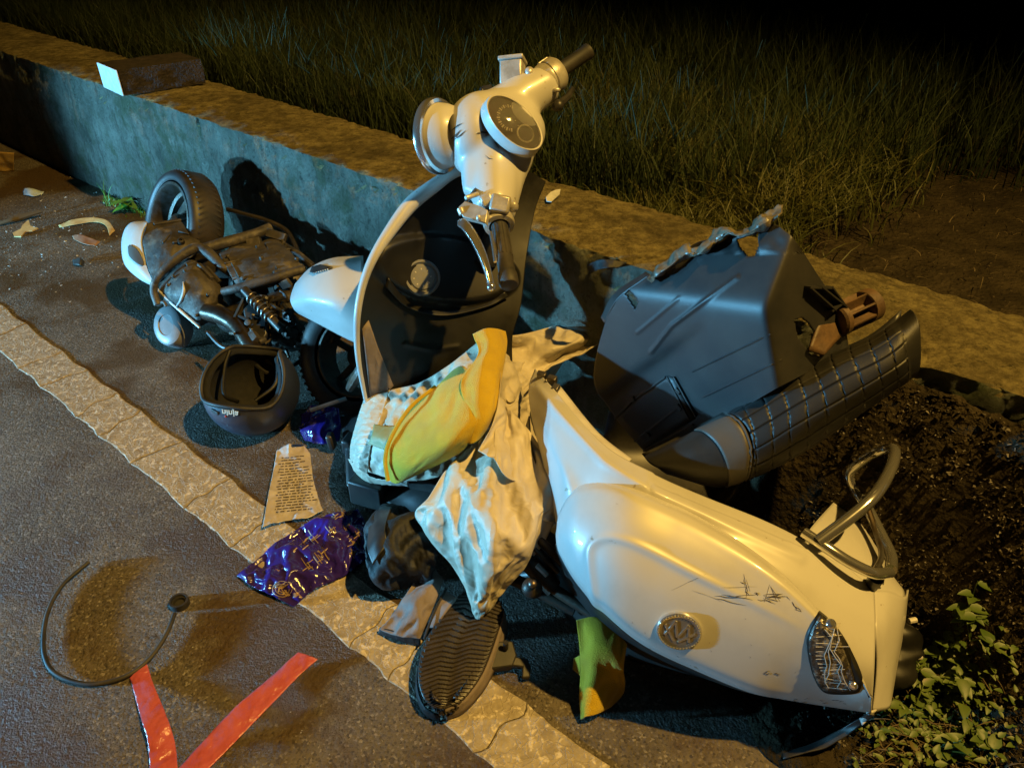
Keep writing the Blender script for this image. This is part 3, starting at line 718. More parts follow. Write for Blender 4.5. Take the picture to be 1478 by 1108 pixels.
# tail light in the side panel
lamp_poly = [(1181, 882), (1199, 897), (1216, 920), (1232, 950), (1243, 977), (1244, 990), (1236, 998), (1212, 1000), (1188, 996), (1174, 975), (1166, 945), (1164, 918), (1170, 900)]
tl = cover('tail_light', bB, lamp_poly, 'black_gloss', rb, .003, .004, bulge=.006)
cover('reflector', bB, [(x*.86+1203*.14-3, y*.9+942*.1) for x, y in lamp_poly], 'lamp_in', tl, .0062, .001, bulge=.006)
ft = MB()
for k in range(15):                                # moulded flutes and fractures of the lens
    y0 = 905+k*5.6+rng.uniform(-2, 2); x0 = 1168+max(0, (y0-945))*.45+8; x1 = x0+22+rng.uniform(0, 22)+k*.3
    p0, _ = hit(bB, x0, y0, .0105); p1, _ = hit(bB, x1, y0+rng.uniform(-3, 4), .0115); ft.tube([p0, p1], .0006, 5)
for k in range(4):
    x = 1190+rng.uniform(-8, 18); y = 905; pp = []
    while y < 990: pp.append(hit(bB, x, y, .0128)[0]); x += rng.uniform(-7, 11); y += rng.uniform(8, 18)
    ft.tube(pp, .0008, 5)
ft.out('lens_fractures', 'shard', tl, kind='stuff')
for x, y, r_ in ((1195, 902, .010), (1234, 984, .008)):
    c2, n2 = hit(bB, x, y, .009); lathe('bulb', [(r_, -.004), (r_, 0), (r_*.7, .004), (0, .005)], c2, n2, 'chrome', tl, 24)
# black skirt under the shell
GS = grid([[P(x, y, z)+Vector((0, .004, -.003)) for x, y, z in Lw], [P(x, y, z)+Vector((0, .06, -.08)) for x, y, z in Lw],
           [Vector((P(x, y, z).x, P(x, y, z).y+.12, .02)) for x, y, z in Lw]], 14, 40)
gridobj('lower_skirt', GS, 'black', rb, solid=.003)
GF = grid([Z([(880, 590, .22), (1000, 600, .2), (1100, 610, .18), (1190, 622, .16), (1222, 700, .16)]),
           Z([(870, 640, .10), (1000, 660, .07), (1100, 680, .06), (1170, 700, .06), (1204, 735, .09)]),
           Z([(870, 700, .03), (960, 760, .03), (1060, 800, .03), (1140, 830, .03), (1210, 850, .05)])], 20, 30)
gridobj('far_side_shade_fill', GF, 'black', rb, solid=.004)  # far side as a black sheet, filling in the shade behind the seat
# fractured front of the shell: clips and inner lip
fr = MB()
fr.box(P(782, 541, .42), .022, .014, .016, (1, -.4, 0), (0, 1, .2)); fr.box(P(797, 548, .43), .022, .016, .02, (1, -.5, 0), (0, 1, .2)); fr.box(P(802, 560, .43), .016, .02, .014, (1, -.5, 0), (0, 1, .2))
fr.out('broken_clip', 'steel', rb, bevel=.002)
patch('inner_lip', [Z([(795, 562, .42), (850, 630, .43), (905, 668, .42)]), Z([(808, 556, .41), (862, 622, .415), (912, 662, .41)])], 'white_raw', rb, 6, 20)
patch('inner_lip', [Z([(763, 600, .36), (768, 650, .34), (790, 720, .30)]), Z([(757, 620, .32), (760, 670, .30), (785, 735, .27)])], 'black', rb, 6, 20)
# notch on the rim
# tail mudguard and lamp behind the end
dk = MB(); dk.ell(P(1297, 925, .10), .05, .03, .045); dk.ell(P(1288, 965, .07), .05, .045, .03); dk.box(P(1290, 935, .08), .07, .08, .08, (1, .3, 0), (0, 1, .3))
lh = dk.out('rear_lamp_housing', 'black_gloss', rb, join=True); remesh(lh, .006, 6)
pg = MB(); pg.tube([P(1312, 896, .12), P(1322, 894, .12)], .006); pg.tube([P(1316, 948, .10), P(1330, 947, .10)], .006); pg.out('mounting_peg', 'white_raw', rb)
patch('torn_mudguard', [Z([(1262, 1030, .15), (1240, 1048, .10), (1195, 1076, .05), (1130, 1094, .02)]), Z([(1255, 1030, .15), (1225, 1045, .09), (1180, 1068, .04), (1130, 1086, .02)])], 'black', rb, 8, 20, disp=lambda p, u, v: .004*noise.noise(Vector(p)*40))
patch('white_splinter', [Z([(1266, 1024, .145), (1256, 1036, .13), (1244, 1046, .12)]), Z([(1252, 1029, .145), (1250, 1033, .135), (1240, 1036, .12)])], 'white_raw', rb, 5, 8)
# grab rail
gr_pts = Z([(1284, 826, .29), (1262, 827, .325), (1228, 812, .345), (1192, 789, .362), (1160, 768, .365)])
rail = tube('grab_rail', gr_pts, [.011]*5, 'chrome', rb, 14, 40)
tube('handle_bar', Z([(1180, 782, .367), (1228, 746, .40), (1258, 720, .42), (1277, 694, .425), (1290, 664, .42), (1289, 648, .405), (1270, 650, .38), (1243, 666, .345), (1226, 684, .31), (1236, 708, .28), (1253, 735, .27), (1272, 772, .265), (1286, 802, .27), (1286, 822, .285)]), .0118, 'chrome', rail, 14, 90)
tube('rail_stay', Z([(1247, 716, .30), (1262, 760, .27), (1272, 800, .27), (1264, 822, .29)]), .006, 'steel', rail, 8, 20)
lathe('rail_mount', [(.012, -.03), (.014, 0), (.014, .012)], P(1262, 838, .285), (0, -.2, 1), 'black', rail, 16)
# ================================================================== STORAGE BUCKET + SEAT
bk = thing('underseat_bucket', P(1040, 640, 0), 'broken black underseat storage bucket standing open with torn top edge and quilted seat', 'scooter seat')
rowsK = [T([(938, 397, 1.623), (990, 358, 1.576), (1050, 337, 1.565), (1108, 322, 1.535), (1136, 335, 1.565), (1152, 352, 1.605)]),
 T([(892, 432, 1.733), (962, 420, 1.604), (1035, 418, 1.561), (1105, 415, 1.500), (1150, 405, 1.525), (1180, 396, 1.585)]),
 T([(872, 470, 1.830), (950, 480, 1.691), (1040, 480, 1.589), (1115, 475, 1.475), (1160, 455, 1.495), (1200, 425, 1.565)]),
 T([(857, 548, 1.960), (945, 540, 1.774), (1040, 535, 1.607), (1120, 518, 1.500), (1165, 495, 1.505), (1218, 452, 1.545)]),
 T([(884, 605, 1.971), (960, 600, 1.823), (1050, 585, 1.645), (1115, 552, 1.540), (1160, 525, 1.515), (1222, 480, 1.530)]),
 T([(930, 658, 1.924), (1000, 628, 1.781), (1060, 596, 1.640), (1118, 562, 1.550), (1164, 538, 1.535), (1225, 500, 1.530)])]
GK = grid(rowsK, 150, 190)
# flat walls of the tray meeting in crisp rounded corners: left wall, folded upper part, right wall
TP = [(Vector((-.75, -.60, -.10)), (1060, 440), 1.42), (Vector((-.75, -.32, .58)), (1060, 440), 1.42), (Vector((.50, -.75, .30)), (1125, 470), 1.395)]
def tray_t(x, y):
    r = ray(x, y); v = [n_.dot(ray(*q))*t_/n_.dot(r) for n_, q, t_ in TP]; m_ = max(v)
    return m_+math.log(sum(math.exp((a-m_)*110) for a in v))/110
for i in range(150):
    for j in range(190):
        x, y = topx(GK[i, j]); GK[i, j] = tuple(D(x, y, tray_t(x, y)))
nK = normals(GK)
if nK.reshape(-1, 3).mean(0)@np.array(ZI) < 0: nK = -nK
for i in range(150):
    for j in range(190):
        x, y = topx(GK[i, j]); d_ = 0
        d_ -= .010/(1+math.exp(-max(-30, min(30, ((y-512+.0*(x))-(.72*(955-x)))/5))))*(1 if x < 960 else max(0, 1-(x-960)/60))
   # moulded step lower left
        d_ += .004*math.exp(-(segdist(x, y, [(940, 508), (970, 470), (1010, 440), (1065, 400)])/2.5)**2)
        d_ += .002*math.exp(-(segdist(x, y, [(920, 480), (980, 430)])/2.0)**2)
        if y < 365: d_ += .008*noise.noise(Vector(GK[i, j])*35)
        GK[i, j] += nK[i, j]*d_
bK = bvh(GK)
hole_polys = [[(1062, 345), (1080, 338), (1094, 336), (1096, 352), (1090, 368), (1078, 369), (1066, 355)],
              [(1146, 462), (1158, 458), (1168, 466), (1190, 500), (1185, 515), (1170, 512), (1152, 488)],
              [(902, 424), (908, 418), (921, 436), (917, 447)]]
shell = gridobj('storage_bucket', GK, 'bucket', bk, solid=.004, polys=hole_polys)
# torn rim
rng = random.Random(9); up_ = [(935, 402), (948, 386), (965, 374), (985, 352), (1000, 362), (1018, 350), (1035, 333), (1050, 327), (1066, 334), (1084, 330), (1092, 312), (1108, 304), (1131, 297)]
lo_ = [(940, 404), (958, 396), (974, 386), (990, 372), (1003, 370), (1020, 360), (1036, 350), (1052, 342), (1068, 340), (1085, 336), (1100, 330), (1112, 322), (1120, 318)]
tt_ = [tray_t(a_, b_)-.008 for a_, b_ in lo_]; r0 = [D(x, y, t+rng.uniform(-.002, .03)) for (x, y), t in zip(up_, tt_)]; r1 = [D((x+a)/2+rng.uniform(-2, 2), (y+b)/2+3, t-.022+rng.uniform(-.01, .01)) for (x, y), (a, b), t in zip(up_, lo_, tt_)]; r2 = [D(x, y, t-.004) for (x, y), t in zip(lo_, tt_)]
M['torn'] = mat('highlit_torn_plastic', (.17, .145, .105), .35, 0, (.08, .07, .05), 40, bump=.5, bscale=80)  # ochre highlight on the torn edge, painted in as a paler plastic
patch('torn_rim', [r0, r1, r2], 'torn', bk, 16, 120, disp=lambda p, u, v: .012*noise.noise(Vector(p)*28)+.005*abs(noise.noise(Vector(p)*60)), solid=.003, sharp=25)
patch('side_flap', [T([(872, 466, tray_t(872, 466)), (893, 430, tray_t(893, 430)), (938, 396, tray_t(938, 396))]), T([(867, 458, tray_t(872, 466)+.03), (886, 424, tray_t(893, 430)+.03), (932, 392, tray_t(938, 396)+.03)])], 'bucket', bk, 6, 20)
# a dark pocket behind the holes: the far wall of the tray
rowsK2 = [[q-ZI*.10+Vector((.0, .03, 0)) for q in r[2:5]] for r in rowsK[1:5]]
rb_ = MB()
for a, b in (((1000, 536), (1112, 482)), ((1015, 573), (1128, 519))):
    rb_.tube([hit(bK, a[0]+(b[0]-a[0])*k/8, a[1]+(b[1]-a[1])*k/8, .0)[0] for k in range(9)], .0022, 6)
rb_.out('moulded_rib', 'bucket', bk)
# battery cover
bc = cover('battery_cover', bK, [(884, 604), (915, 573), (962, 541), (975, 545), (985, 572), (1004, 604), (968, 625), (928, 648)], 'bucket', bk, .002, .003, bevel=-1, n=4)
def surfbox(mb, b, a, c, wd, h, off=.004):
    A_, na = hit(b, *a, off); B_, nb = hit(b, *c, off); mb.box((A_+B_)/2, (B_-A_).length, wd, h, B_-A_, na.cross(B_-A_))
fm = MB()
for a, c in (((912, 578), (962, 543)), ((964, 543), (996, 604)), ((974, 543), (1006, 600)), ((917, 636), (982, 586)), ((886, 604), (912, 580)), ((930, 650), (1002, 612))): surfbox(fm, bK, a, c, .005, .005, .003)
fm.out('cover_frame', 'black', bc, bevel=.001)
lt = MB()
for a, c in (((908, 578), (918, 573)), ((980, 583), (986, 590)), ((934, 622), (940, 629)), ((978, 560), (984, 566))): surfbox(lt, bK, a, c, .012, .006, .005)
lt.out('latch', 'black', bc, bevel=.001)
# rusty hinge and comb
cb = MB()
for k in range(4):
    x = 1163+k*14; surfbox(cb, bK, (x, 416-k*3), (x+34, 446-k*6), .003, .016, .008)
surfbox(cb, bK, (1160, 414), (1208, 403), .004, .014, .008); surfbox(cb, bK, (1192, 448), (1236, 424), .004, .014, .008)
cb.out('rib_comb', 'bucket', bk)
hg = thing('seat_hinge', (0, 0, 0), None, None); hg.parent = bk; hg.location = (0, 0, 0)
h0 = D(1206, 463, 1.49); h1 = D(1262, 437, 1.53); ax = (h1-h0).normalized()
M['rusty'] = mat('rusty_brown_plastic', (.075, .045, .025), .55, 0, (.13, .075, .035), 20, bump=.3, bscale=150)
lathe('hinge_drum', [(.0, -.004), (.030, -.004), (.034, 0), (.034, .012), (.012, .013), (.012, .075), (.030, .076), (.034, .078), (.034, .10), (0, .10)], h0, ax, 'rusty', hg, 32)
fn = MB(); x_, y_, _ = frame(ax)
for k in range(8):
    a = 2*math.pi*k/8; d_ = x_*math.cos(a)+y_*math.sin(a); fn.box(h0+ax*.045+d_*.022, .066, .022, .004, ax, d_)
fn.out('hinge_fin', 'rusty', hg)
lathe('bolt', [(.008, -.012), (.008, -.004), (.011, -.004)], h0, ax, 'steel', hg, 6)
patch('hinge_arm', [T([(1168, 505, 1.44), (1185, 462, 1.46), (1205, 440, 1.50)]), T([(1190, 512, 1.45), (1212, 488, 1.48), (1232, 470, 1.49)])], 'rusty', hg, 8, 12, solid=.006)
# seat cushion
rowsS = [T([(930, 657, 1.580), (985, 630, 1.570), (1055, 592, 1.550), (1125, 550, 1.520), (1190, 515, 1.500), (1262, 484, 1.470), (1313, 445, 1.450)]),
 T([(932, 661, 1.550), (990, 637, 1.525), (1062, 600, 1.495), (1132, 557, 1.470), (1196, 523, 1.450), (1268, 492, 1.425), (1320, 452, 1.420)]),
 T([(940, 668, 1.535), (1003, 656, 1.500), (1077, 622, 1.470), (1145, 582, 1.442), (1210, 545, 1.420), (1280, 510, 1.400), (1328, 470, 1.405)]),
 T([(950, 676, 1.535), (1018, 680, 1.500), (1087, 655, 1.465), (1152, 617, 1.435), (1224, 576, 1.415), (1290, 536, 1.400), (1331, 505, 1.410)]),
 T([(962, 684, 1.550), (1028, 699, 1.530), (1090, 682, 1.500), (1156, 648, 1.470), (1228, 602, 1.450), (1296, 556, 1.435), (1328, 535, 1.425)]),
 T([(968, 684, 1.580), (1032, 703, 1.570), (1092, 688, 1.550), (1158, 654, 1.520), (1228, 608, 1.500), (1297, 560, 1.475), (1322, 545, 1.450)])]
GQ = grid(rowsS, 120, 240); nQ = normals(GQ)
if nQ.reshape(-1, 3).mean(0)@np.array(ZI) < 0: nQ = -nQ
def band_v(u): return .315+.05*math.sin(u*2.6)-.06*u
for i in range(120):
    u = i/119
    for j in range(240):
        v = j/239; d_ = .0012*noise.noise(Vector(GQ[i, j])*25)
        if v > band_v(u)+.008:
            k = 1-min(1, max(0, (v-.90)/.03)); gu = abs((u*7.0) % 1-.5)*2; gv = abs(((v+.05*u)*16) % 1-.5)*2
            d_ += k*.003*(min(1, (1-gu)*7)*min(1, (1-gv)*9))-.002
        d_ -= .006*math.exp(-((v-band_v(u))/.006)**2)
        GQ[i, j] += nQ[i, j]*d_
seat = gridobj('seat_cushion', GQ, 'seat', bk, solid=.006); bQ = bvh(GQ)
gb = []
for i in range(0, 120):
    u = i/119; row = []
    for k in range(10):
        v = band_v(u)-.105+.098*k/9+.03*u*(1-k/9); q = v*239; a = int(q); f = q-a; row.append(GQ[i, a]*(1-f)+GQ[i, a+1]*f+nQ[i, a]*.0022)
    gb.append(row)
gridobj('seat_band', np.array(gb), 'seat_band', seat, solid=.002)
tube('piping', [Vector(GQ[i, int(band_v(i/119)*239)])+Vector(nQ[i, int(band_v(i/119)*239)])*.004 for i in range(2, 118, 3)], .0025, 'seat_band', seat, 6)
# seat pan: underside behind the cushion
GP = grid([[q-ZI*.03 for q in rowsS[0]], [q-ZI*.08 for q in rowsS[3]], [q-ZI*.02 for q in rowsS[5]]], 14, 30)
gridobj('seat_pan', GP, 'black', bk, solid=.004)
# ================================================================== FRONT ASSEMBLY
fa = thing('scooter', P(600, 620, 0), 'broken white scooter front with black leg shield, handlebar and front wheel', 'scooter')
rowsL = [T([(655, 250, 1.97), (690, 243, 2.0), (725, 243, 2.03), (762, 247, 2.08), (788, 262, 2.11)]),
 T([(596, 294, 1.94), (640, 300, 2.0), (700, 300, 2.04), (750, 300, 2.08), (772, 305, 2.10)]),
 T([(541, 372, 1.90), (600, 375, 1.99), (660, 375, 2.03), (722, 375, 2.06), (760, 372, 2.08)]),
 T([(519, 450, 1.93), (590, 450, 2.00), (650, 450, 2.03), (712, 450, 2.05), (752, 440, 2.07)]),
 T([(520, 525, 2.0), (580, 520, 2.04), (640, 520, 2.05), (700, 505, 2.06), (740, 485, 2.07)]),
 T([(534, 592, 2.08), (590, 592, 2.09), (640, 590, 2.09), (700, 565, 2.09), (740, 535, 2.09)])]
GL = grid(rowsL, 130, 110); nL = normals(GL)
if nL.reshape(-1, 3).mean(0)@np.array(ZI) < 0: nL = -nL
for i in range(130):
    for j in range(110):
        x, y = topx(GL[i, j]); e = ((x-640)/105)**2+((y-388-(x-640)*.12)/48)**2
        d_ = .020*max(0, min(1, (1.15-e)/.35)) if e < 1.15 else 0
        d_ = d_*d_*(3*.02-2*d_)/(.02*.02) if d_ else 0
        d_ += .006*math.exp(-(segdist(x, y, [(520, 470), (560, 560), (575, 600)])/4)**2)
        d_ += .004*math.exp(-(segdist(x, y, [(585, 496), (625, 505), (660, 500)])/3)**2)
        GL[i, j] += nL[i, j]*d_
bL = bvh(GL)
ls = gridobj('leg_shield', GL, 'black_gloss', fa, solid=.004)
GLo = grid([[Vector(q)-ZI*.024-XI*(.03 if k == 4 else 0) for k, q in enumerate(r)] for r in rowsL], 40, 40)
gridobj('outer_shield', GLo, 'white', fa, solid=.004)
edge_pts = [(725, 242, 2.03), (690, 243, 2.0), (655, 250, 1.965), (624, 270, 1.94), (593, 295, 1.93), (565, 331, 1.91), (539, 372, 1.89), (524, 410, 1.90), (516, 452, 1.92), (515, 490, 1.96), (518, 525, 1.99), (524, 558, 2.03), (531, 592, 2.07)]
tube('edge_trim', T(edge_pts), [.008, .010, .014, .018, .019, .016, .012, .010, .009, .008, .007, .006, .005], 'white', fa, 14, 120)
cover('floor_side_panel', bL, [(523, 474), (532, 462), (545, 500), (568, 556), (560, 566), (534, 572)], 'taupe', fa, .002, .003, bevel=-1, n=4)
c_, n_ = hit(bL, 609, 401, .001); n_ = (n_+ZI*1.0).normalized()
cap = lathe('fuel_cap', [(0, .010), (.030, .010), (.033, .006), (.036, .006), (.040, .012), (.044, .012), (.047, .006), (.047, -.02)], c_, n_, 'cap_grey', fa, 48)
cm = MB(); x_, y_, _ = frame(n_)
for k in range(8):
    a = 2*math.pi*k/8; cm.box(c_+n_*.0105+(x_*math.cos(a)+y_*math.sin(a))*.022, .004, .002, .001, x_*math.cos(a)+y_*math.sin(a), n_.cross(x_*math.cos(a)+y_*math.sin(a)))
cm.out('cap_marks', 'dial_mark', cap)
patch('pocket_lip', [onsurf(bL, [(560, 400), (590, 436), (640, 448), (700, 436), (728, 420)], .004), onsurf(bL, [(556, 407), (586, 442), (640, 455), (702, 443), (732, 428)], .014)], 'black_gloss', fa, 6, 30)
# front fender
rowsF = [T([(524, 369, 2.28), (480, 372, 2.30), (448, 386, 2.33), (426, 409, 2.34)]), T([(524, 380, 2.14), (475, 386, 2.16), (440, 403, 2.2), (421, 422, 2.27)]),
 T([(524, 425, 2.06), (480, 428, 2.07), (445, 430, 2.12), (419, 434, 2.22)]), T([(524, 470, 2.07), (490, 462, 2.09), (454, 452, 2.15), (424, 446, 2.23)]), T([(524, 500, 2.13), (494, 486, 2.15), (460, 468, 2.2), (431, 453, 2.27)])]
GFn = grid(rowsF, 50, 50); bF = bvh(GFn); gridobj('front_fender', GFn, 'white', fa, solid=.004)
cover('fender_vent', bF, [(449, 394), (452, 387), (464, 384), (482, 388), (470, 392), (455, 397)], 'black', fa, .006, .002, bevel=-1, n=3)
vd = MB()
for k in range(7): q, _ = hit(bF, 455+k*3.2, 396-k*.9, .0045); vd.ell(q, .0022, .0022, .0022, n=6)
vd.out('vent_studs', 'dial_mark', fa)
def wheel(parent, c, axis, R, W, rimR, rimm='steel', tread=True, tname='front_wheel', spokes=True):
    ax_ = Vector(axis).normalized(); wh = bpy.data.objects.new(tname, None); COL.objects.link(wh); wh.parent = parent; wh.location = (0, 0, 0)
    prof = []
    for k in range(17):
        a = -math.pi*.5-.55+(math.pi+1.1)*k/16; ca, sa = math.cos(a), math.sin(a); prof.append((rimR+(R-rimR)*.5+(R-rimR)*.5*math.copysign(abs(ca)**.75, ca), W/2*math.copysign(abs(sa)**.8, sa)))
    prof = prof[::-1]; V, F = lathegeo(prof, c, ax_, 90); ty = mk('tyre', V, F, 'tyre', wh)
    if tread:
        t_ = MB(); x, y, d = frame(ax_)
        for k in range(60):
            a = 2*math.pi*k/60; e = x*math.cos(a)+y*math.sin(a); tg = x*-math.sin(a)+y*math.cos(a)
            for s_ in (-1, 1): t_.box(Vector(c)+e*(R*.985)+d*s_*W*.2, .007, W*.28, .006, tg*1+d*s_*.5, d)
        t_.out('tread_blocks', 'tyre', ty)
    lathe('rim', [(rimR*1.04, W*.40), (rimR*1.03, W*.46), (rimR*.98, W*.47), (rimR*.955, W*.43), (rimR*.94, W*.30), (rimR*.86, W*.05), (rimR*.84, -W*.3), (rimR*.98, -W*.42)], c, ax_, rimm, wh, 60)
    sp2 = MB(); x, y, d = frame(ax_)
    for k in range(5):
        a = 2*math.pi*k/5+.3; e = x*math.cos(a)+y*math.sin(a); sp2.box(Vector(c)+e*rimR*.5, rimR*.85, .022, .014, e, d.cross(e), .8)
    if spokes: sp2.out('spoke', rimm, wh, bevel=.002)
    else: lathe('brake_drum', [(rimR*.86, W*.02), (rimR*.78, -W*.02), (rimR*.76, -W*.2), (rimR*.6, -W*.22), (rimR*.58, -W*.05), (rimR*.4, -W*.04), (rimR*.38, W*.05), (0, W*.05)], c, ax_, 'engine_dark', wh, 48)
    lathe('hub', [(0, W*.35), (rimR*.2, W*.35), (rimR*.3, W*.25), (rimR*.3, -W*.3)], c, ax_, 'engine_dark', wh, 24)
    return wh
wheel(fa, D(522, 514, 2.31), XI*-.25+YI*-.05+ZI*.95, .195, .10, .12, 'engine_dark')
ax1 = MB(); ax1.tube([D(524, 528, 2.02), D(512, 548, 2.05), D(505, 560, 2.1)], [.014, .016, .012]); ax1.tube([D(448, 592, 2.1), D(500, 575, 2.1)], .006)
ax1.out('axle_tube', 'steel', fa)
# steering column
tube('steering_column', [D(715, 250, 1.92), D(722, 320, 2.0), D(700, 380, 2.03)], .03, 'black', fa, 16)
def E(mb, px, py, t, rx, ry, rz, ang=0):
    a = math.radians(ang); X = XI*math.cos(a)+YI*math.sin(a); Y = YI*math.cos(a)-XI*math.sin(a); s_ = t/FPX
    mb.ell(D(px, py, t), rx*s_, ry*s_, rz*s_, X, Y, 28)
nc = MB()
E(nc, 684, 196, 1.86, 42, 58, 55, -4); E(nc, 700, 182, 1.86, 55, 48, 52, 0); E(nc, 741, 182, 1.85, 50, 40, 46, -35); E(nc, 720, 225, 1.86, 50, 42, 48, -10)
nc.tube([D(725, 165, 1.86), D(757, 140, 1.865), D(795, 118, 1.875)], [.066, .055, .044], 24)
nc.tube([D(712, 215, 1.86), D(712, 258, 1.83), D(715, 305, 1.77)], [.085, .066, .046], 24)
nc.tube([D(735, 215, 1.86), D(730, 260, 1.84), D(722, 312, 1.78)], [.066, .045, .034], 24)
nc.tube([D(690, 240, 1.83), D(686, 262, 1.81), D(682, 282, 1.80)], [.045, .034, .024], 16)
nac = nc.out('handlebar_cowl', 'white', fa, join=True); remesh(nac, .007, 9)
cs = MB()                                       # scratches on the cowl
def cstroke(pts, wd, t):
    p = [D(x, y, t) for x, y in pts]; V = []
    for k, q in enumerate(p): V += [q-YI*wd*(1-abs(k/(len(p)-1)-.5)), q+YI*wd*(1-abs(k/(len(p)-1)-.5))]
    cs.add(V, [(2*k, 2*k+1, 2*k+3, 2*k+2) for k in range(len(p)-1)])
nbv = BVHTree.FromPolygons([tuple(v) for v in nc.V], nc.F)
def con(pts, wd):
    V = []; p = [hit(nbv, x, y, .0)[0]+ZI*.0015 for x, y in pts]
    for k, q in enumerate(p): V += [q-YI*wd*(1.2-abs(k/(len(p)-1)-.5)*2), q+YI*wd*(1.2-abs(k/(len(p)-1)-.5)*2)]
    cs.add(V, [(2*k, 2*k+1, 2*k+3, 2*k+2) for k in range(len(p)-1)])
con([(651, 201), (658, 196), (665, 188)], .003); con([(650, 190), (660, 182), (668, 178)], .0015); con([(653, 204), (664, 196), (673, 188)], .0015)
con([(688, 193), (696, 191), (706, 193)], .002); con([(713, 205), (717, 209), (721, 215)], .004); con([(700, 224), (706, 229), (712, 230)], .001)
cs.out('scratches', 'mark', fa, smooth=False, kind='stuff')
# headlight
hc = D(634, 197, 1.86); hd = (XI*-.84+YI*.10+ZI*-.50).normalized()
hl = lathe('headlight', [(.052, -.062), (.066, -.05), (.074, -.028), (.078, -.008), (.080, 0)], hc, hd, 'white', fa, 64, up=YI)
lathe('headlight_ring', [(.079, -.010), (.087, -.008), (.091, 0), (.090, .010), (.082, .014), (.078, .008)], hc, hd, 'chrome', hl, 64, up=YI)
lathe('headlight_lens', [(.080, .008), (.06, .022), (.03, .03), (0, .032)], hc, hd, 'glass', hl, 48, up=YI)
lathe('headlight_bowl', [(.078, .004), (.05, -.02), (.02, -.04), (0, -.042)], hc, hd, 'chrome', hl, 40, up=YI)
# speedometer
sc_ = D(743, 177, 1.765); sn = (ZI*.86+XI*.38+YI*.2).normalized()
ma = (XI*math.cos(math.radians(-38))+YI*math.sin(math.radians(-38))); ma = (ma-sn*ma.dot(sn)).normalized(); mi = sn.cross(ma)
def ellr(prof, m, name, par, n=56):
    V = []; F = gfaces(len(prof), n, 0, True)
    for r, h in prof:
        for k in range(n):
            a = 2*math.pi*k/n; V.append(sc_+sn*h+ma*r*.076*math.cos(a)+mi*r*.048*math.sin(a))
    return mk(name, V, F, m, par)
sd_ = ellr([(1.10, -.03), (1.08, -.004), (1.05, .002), (1.0, .001), (.97, -.005)], 'white', 'speedometer', fa)
ellr([(0.001, -.006), (.98, -.006)], 'dial', 'dial_face', sd_)
ellr([(.99, 0), (.6, .008), (.001, .011)], 'glass', 'dial_glass', sd_)
tk = MB()
for k in range(26):
    a = math.radians(40+k*11); e = ma*math.cos(a)+mi*math.sin(a); cc = sc_-ma*.014
    tk.box(cc+e*.029-sn*.005, .008 if k % 2 else .005, .0035 if k % 2 else .0015, .001, e, sn.cross(e))
for k in range(3): tk.ell(sc_+ma*(-.014+.012*k)+mi*.004*(k % 2)-sn*.004, .0022, .0022, .001, n=8)
tk.out('dial_marks', 'dial_mark', sd_, kind='stuff')
lathe('sub_dial', [(.018, 0), (.020, .002), (.022, 0)], sc_+ma*.034-sn*.006, sn, 'dial_mark', sd_, 32)
# brake reservoir and right controls
rv = MB(); c_ = D(740, 108, 1.86); xx = (XI*.95+YI*.3).normalized()
rv.box(c_, .056, .060, .046, XI*.96+ZI*.25, YI); ro = rv.out('brake_reservoir', 'alloy', fa, bevel=.005)
r2_ = MB(); r2_.box(c_+YI*.034, .062, .010, .052, XI*.96+ZI*.25, YI); r2_.out('reservoir_lid', 'alloy', ro, bevel=.002)
r3_ = MB()
for s_ in (-1, 1): r3_.lathe([(.004, .006), (.004, .0085), (0, .0085)], c_+YI*.034+XI*s_*.02, YI, 10)
r3_.out('lid_screw', 'steel', ro)
cl = MB(); cl.tube([D(755, 112, 1.85), D(768, 105, 1.85)], .012); cl.ell(D(764, 104, 1.84), .012, .016, .012); cl.out('reservoir_clamp', 'alloy', fa)
ga = (D(856, 76, 1.90)-D(800, 114, 1.875)).normalized(); g0 = D(785, 118, 1.87)
lathe('switch_housing', [(.036, -.012), (.040, .0), (.042, .012), (.039, .014), (.039, .017), (.042, .019), (.042, .040), (.034, .05), (.018, .051)], g0, ga, 'alloy', fa, 40)
sw = MB(); sw.box(g0+ga*.012+YI*.040-XI*.01, .03, .014, .012, ga, YI); sw.ell(D(803, 130, 1.84), .010, .006, .006); sw.out('switch', 'alloy', fa, bevel=.002)
lathe('throttle_grip', [(.016, .05), (.0185, .052), (.0185, .135), (.020, .138), (.020, .146), (.012, .15), (0, .15)], g0, ga, 'rubber', fa, 24)
bl = MB(); bl.tube([D(802, 155, 1.86), D(820, 140, 1.9), D(826, 128, 1.94)], [.012, .009, .006]); bl.ell(D(806, 152, 1.86), .014, .016, .014); bl.out('brake_lever', 'black', fa)
ms = MB(); ms.tube([D(697, 130, 1.88), D(710, 128, 1.88)], .010); ms.ell(D(696, 130, 1.88), .007, .012, .007); ms.out('mirror_mount', 'black', fa)
